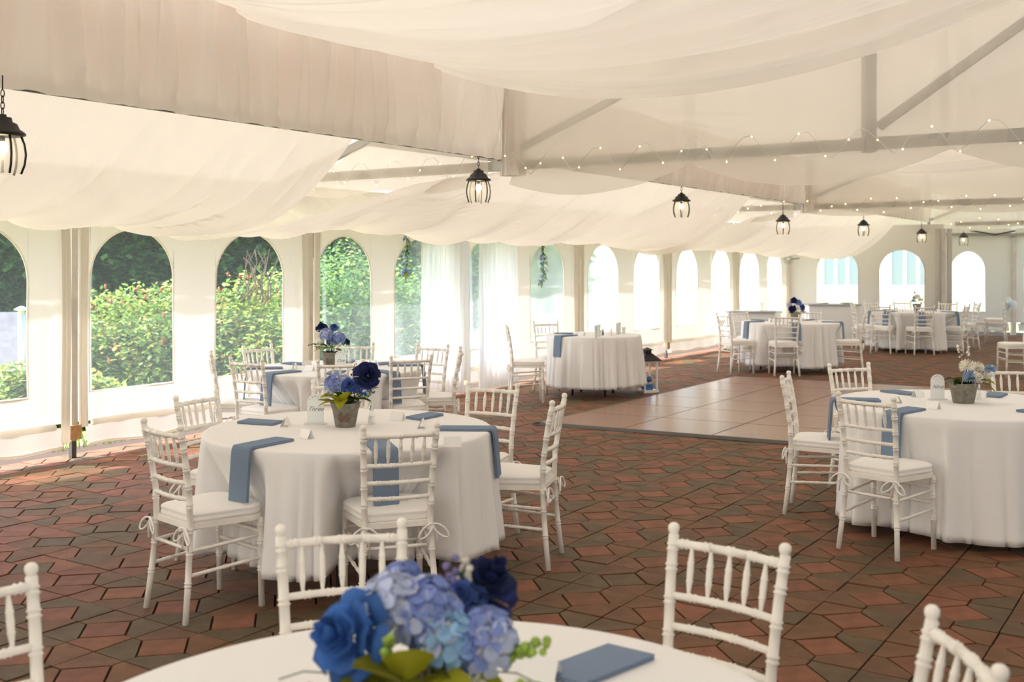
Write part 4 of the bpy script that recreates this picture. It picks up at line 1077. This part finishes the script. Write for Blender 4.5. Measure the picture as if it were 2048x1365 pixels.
def garland(pts, label, n=60):
    e = empty('vine_garland', pts[0], label=label, cat='garland'); o0 = Vector(pts[0])
    m = MB(); m.tube([Vector(p)-o0 for p in pts], .004, 5, c=GRN); L = MB(); Fm = MB()
    for k in range(n):
        t = random.random()*(len(pts)-1.001); i = int(t); p = Vector(pts[i]).lerp(Vector(pts[i+1]), t-i)-o0
        d = Vector((random.uniform(-1,1), random.uniform(-1,1), random.uniform(-.8,.5)))
        leafp(L, p, random.uniform(.05,.10), .015, d, random.choice([GRN, YG, LIME]), .3)
        if k % 2 == 0: floret(Fm, p+d.normalized()*.05, .022, random.choice([SKYB, LBLUE, PALE]), d+Vector((0,-1,0)))
    m.build('vine', M['leafm'], e); L.build('leaves', M['leafm'], e)['kind'] = 'stuff'; Fm.build('blossoms', M['petal'], e)['kind'] = 'stuff'
gp = lambda px, py, d: at(px, py, d)
garland([gp(812,470,12.9), gp(815,500,12.9), gp(814,530,12.9), gp(811,548,12.9)], 'green vine with blue blossoms hanging left of the wide sheer curtain')
garland([gp(832,474,12.9), gp(845,480,12.9), gp(868,482,12.9)], 'short blue blossom vine along the top of the wide sheer curtain', 24)
garland([gp(1086,490,15.2), gp(1088,520,15.2), gp(1087,548,15.2), gp(1083,566,15.2)], 'green and blue vine hanging in the window past the curtains')

# small speaker / fan high on the far corner
e = empty('corner_fan', at(1577,519,22.5), label='small round wire fan high in the far corner', cat='fan')
m = MB()
for rr in (.10,.07,.04): m.tube([(rr*math.cos(2*math.pi*k/16), 0, rr*math.sin(2*math.pi*k/16)) for k in range(16)], .006, 5, closed=True)
for k in range(8): m.tube([(0,0,0), (.10*math.cos(k*.785), 0, .10*math.sin(k*.785))], .004, 4)
m.build('guard', M['truss'], e); m = MB(); m.lathe([(0,-.02),(.035,-.02),(.035,.06),(0,.06)], 10, M=lambda p: Vector((p.x, p.z, p.y))); m.build('motor', M['siding'], e)
m = MB(); m.bar((0,.05,0), (.25,.10,.02), .03); m.build('bracket', M['truss'], e, smooth=False)

# ================================================================== OUTSIDE
def foliage(m, c, rad, n, cols, ls, flat=.5, shell=.55):
    c = Vector(c)
    for _ in range(n):
        a = random.uniform(0, 6.2832); b = random.uniform(-.55, 1); s = math.sqrt(max(0, 1-b*b)); k = shell+(1-shell)*random.random()
        d = Vector((s*math.cos(a)*rad[0], s*math.sin(a)*rad[1], b*rad[2]))
        lump = 1+.20*noise.noise(d*1.6+c)
        p = c+d*k*lump
        L = ls*random.uniform(.6,1.3); w = L*random.uniform(.22,.38)
        dd = Vector((random.uniform(-1,1), random.uniform(-1,1), random.uniform(-.6,.5))).normalized(); t = dd.cross(Vector((random.uniform(-flat,flat), random.uniform(-flat,flat), 1))).normalized()*w
        m.poly([p-t*.3, p+dd*L*.5-t, p+dd*L, p+dd*L*.5+t], c=random.choice(cols))
BC = [lin(150,175,80), lin(125,155,70), lin(175,190,95), lin(100,138,70), lin(75,112,60), lin(135,160,100), lin(165,150,85)]
DC = [lin(45,80,45), lin(35,65,40), lin(60,100,50), lin(28,52,34), lin(80,120,55)]
GC = [lin(110,150,90), lin(90,135,85), lin(130,165,100), lin(70,115,75), lin(160,180,90)]
def shrub(c, rad, n, cols, label, red=0, ls=.095):
    e = empty('sumac_shrub' if red else 'green_shrub', (c[0], c[1], c[2]-rad[2]*.6), label=label, cat='shrub', group='shrubs outside the left windows'); o0 = e.location.copy()
    m = MB(); foliage(m, Vector(c)-o0, rad, n, cols, ls); m.build('foliage', M['leafdark'], e, smooth=False)['kind'] = 'stuff'
    s = MB()
    for k in range(7):
        a = k*.9; s.tube([(0,0,-.6), (math.cos(a)*rad[0]*.3, math.sin(a)*rad[1]*.3, rad[2]*.5), (math.cos(a)*rad[0]*.6, math.sin(a)*rad[1]*.6, rad[2]*1.1)], .02, 5)
    s.build('stems', M['bark'], e)
    if red:
        r = MB()
        for k in range(red):
            a = random.uniform(0, 6.28); b = random.uniform(.1, 1); s_ = math.sqrt(1-b*b); p = Vector(c)-o0+Vector((s_*math.cos(a)*rad[0], s_*math.sin(a)*rad[1], b*rad[2]))*random.uniform(.92,1.05)
            r.ball(p, .021, 5, 4, 2.0, c=random.choice([lin(175,100,70), lin(160,90,65), lin(185,120,85)]))
        r.build('seed_cones', M['leafdark'], e)['kind'] = 'stuff'
def sc(px, ytop, d, rx, rz): 
    zt = CAM_H-(ytop-HOR)*d/F_PX; x = (px-1024)/F_PX*d; return (x, d, zt-rz), rz
for (px, yt, d, rx, rz, n, red, lb) in ((255,572,16.5,1.5,1.9,15000,60,'yellow green sumac bush filling the second arched window'), (352,560,17.5,1.3,2.0,9000,40,'sumac bush between the second and third arched windows'),
        (500,552,17.5,1.4,2.2,15000,40,'sumac bush in the third arched window with bare twigs behind'), (610,530,19,1.4,2.4,9000,10,'green bush between the third and fourth arched windows'),
        (700,488,20,1.7,2.9,15000,0,'tall green bush filling the fourth arched window'), (810,520,21,1.3,2.6,9000,0,'green bush left of the wide sheer curtain'), (150,640,15.5,.9,1.3,6000,10,'low bush at the left side of the second window'),
        (45,725,12.6,.45,.9,4000,0,'low bright green bush at the bottom of the leftmost window'), (190,742,13.2,.5,.8,3000,0,'small low shrub at the foot of the second window')):
    c, _ = sc(px, yt, d, rx, rz); shrub(c, (rx, rx, rz), int(n*1.7), BC if px < 600 else GC, lb, red)
def tree(px, d, top, rx, n, cols, label, ls=.28, name='leafy_tree'):
    x = (px-1024)/F_PX*d; zt = CAM_H-(top-HOR)*d/F_PX; rz = (zt+2.2)/2
    e = empty(name, (x, d, -1.7), label=label, cat='tree', group='trees outside the tent'); m = MB(); foliage(m, (0, 0, zt-rz+1.7), (rx, rx, rz), n, cols, ls, shell=.75); m.build('foliage', M['leafdark'], e, smooth=False)['kind'] = 'stuff'
    t = MB(); t.tube([(0,0,0), (.1,0,rz), (.2,.1,rz*1.7)], [.22,.15,.06], 8); t.build('trunk', M['bark'], e)
for px, d, top, rx, lb in ((-60,24,200,3.0,'dark tree beyond the leftmost window'), (90,27,150,3.4,'dark tree left of the second arched window'), (230,26,160,3.2,'dark tree above the sumac in the second window'), (350,28,150,3.4,'dark tree right of the second arched window'),
        (480,27,200,3.0,'dark tree behind the twigs of the third window'), (600,29,180,3.3,'dark tree between third and fourth window'), (720,30,220,3.4,'tree beyond the tall bush of the fourth window'), (830,32,260,3.4,'tree behind the wide sheer curtain')):
    tree(px, d, top, rx, 15000, DC if px < 550 else GC+DC[:2], lb)
for px, d, top, rx, lb in ((930,38,330,3.0,'pale green tree behind the narrow curtain'), (1020,40,360,3.0,'pale green tree just left of the vine window'), (1098,44,380,1.5,'slim green tree in the vine window')):
    tree(px, d, top, rx, 8000, GC, lb, .35)
# bare twigs in window three
tw = MB(); random.seed(3)
for k in range(14):
    b = at(random.uniform(480,545), 600, 16.0); p = [b]
    for q in range(4): p.append(p[-1]+Vector((random.uniform(-.15,.15), random.uniform(-.05,.05), random.uniform(.12,.25))))
    tw.tube(p, [.014,.011,.008,.005,.003], 4)
o = tw.build('bare_branches', M['bark']); tag(o, 'grey bare twigs rising from the sumac in the third window', 'branches')
# shed with vent pipe
e = empty('garden_shed', at(-30, 900, 14.5), label='pale blue shed with grey shingle roof in the leftmost window', cat='shed'); e.location.z = -1.6; e.rotation_euler = (0,0,.25)
k = MB(); k.box(-2.6,.62,0,3,0,1.75); k.build('walls', M['shedwall'], e, smooth=False)
k = MB(); k.grid([[(-2.9,-.25,1.62),(.75,-.25,1.62)],[(-2.9,1.5,2.55),(.35,1.5,2.55)],[(-2.9,3.2,1.6),(.75,3.2,1.6)]]); k.poly([(.62,0,1.7),(.62,3,1.7),(.3,1.5,2.5)]); k.build('roof', M['shedroof'], e, smooth=False)
e = empty('vent_pipe', at(43,665,13.9), label='galvanised vent pipe with cap above the shed roof', cat='pipe')
k = MB(); k.lathe([(.045,-.5),(.045,.28),(.0,.28)], 12); k.build('pipe', M['chrome'], e); k = MB(); k.lathe([(0,.34),(.03,.335),(.09,.30),(.09,.285),(0,.285)], 14); k.build('cap', M['chrome'], e)
# white house beyond the end wall, and its wing to the left
def house(o, d, width, h, label, wins_, depth=6, lap=.16):
    e = empty('white_house', o, math.atan2(d.y, d.x), label=label, cat='building')
    k = MB(); k.box(0, width, .02, depth, -.2, h); k.build('wall', M['white'], e, smooth=False)
    s = MB()
    z = -.1
    while z < h: s.grid([[(0,0,z),(width,0,z)],[(0,.018,z+lap),(width,.018,z+lap)]]); s.grid([[(0,.018,z),(width,.018,z)],[(0,0,z),(width,0,z)]]); z += lap
    s.build('siding', M['white'], e, smooth=False)['kind'] = 'stuff'
    r = MB(); r.grid([[(-.4,-.5,h-.1),(width+.4,-.5,h-.1)],[(-.4,depth/2,h+2.2),(width+.4,depth/2,h+2.2)],[(-.4,depth+.5,h-.1),(width+.4,depth+.5,h-.1)]]); r.build('roof', M['shedroof'], e, smooth=False)
    for x, z0, w, hh, nm in wins_:
        f = MB(); 
        for b_ in ((x-.08,x+w+.08,z0-.1,z0),(x-.08,x+w+.08,z0+hh,z0+hh+.1),(x-.08,x,z0,z0+hh),(x+w,x+w+.08,z0,z0+hh)): f.box(b_[0],b_[1],-.06,.02,b_[2],b_[3])
        for q in range(1, nm): f.box(x+w*q/nm-.05, x+w*q/nm+.05, -.05,.02,z0,z0+hh)
        fo = f.build('window', M['siding'], e, smooth=False)
        p = MB(); p.box(x,x+w,-.03,.0,z0,z0+hh); p.build('pane', M['bwin'], fo, smooth=False)
        v_ = MB()
        for q in range(6): v_.box(x+.1,x+w-.1,-.05,-.02,z0-.45+q*.055,z0-.425+q*.055)
        v_.build('louvre', M['siding'], e, smooth=False)
    return e
hp = Vector((6.3,32.5,0)); hd = Vector((.9962,-.0872,0))
hx = lambda px: ((px-1024)/F_PX*32.2-6.3)/.996
house(hp, hd, 16, 5.2, 'white house behind the end wall with tall blue grey windows', [(hx(1648),1.05,hx(1716)-hx(1648),1.7,3), (hx(1779),1.05,hx(1856)-hx(1779),1.7,3)])
house(Vector((3.5,52,0)), Vector((1,0,0)), 12.5, 6.0, 'long white house across the lawn, seen through the middle windows', [(1.0,1.9,.9,1.5,2), (4.2,1.9,.9,1.5,2), (8.2,1.9,.9,1.5,2)])
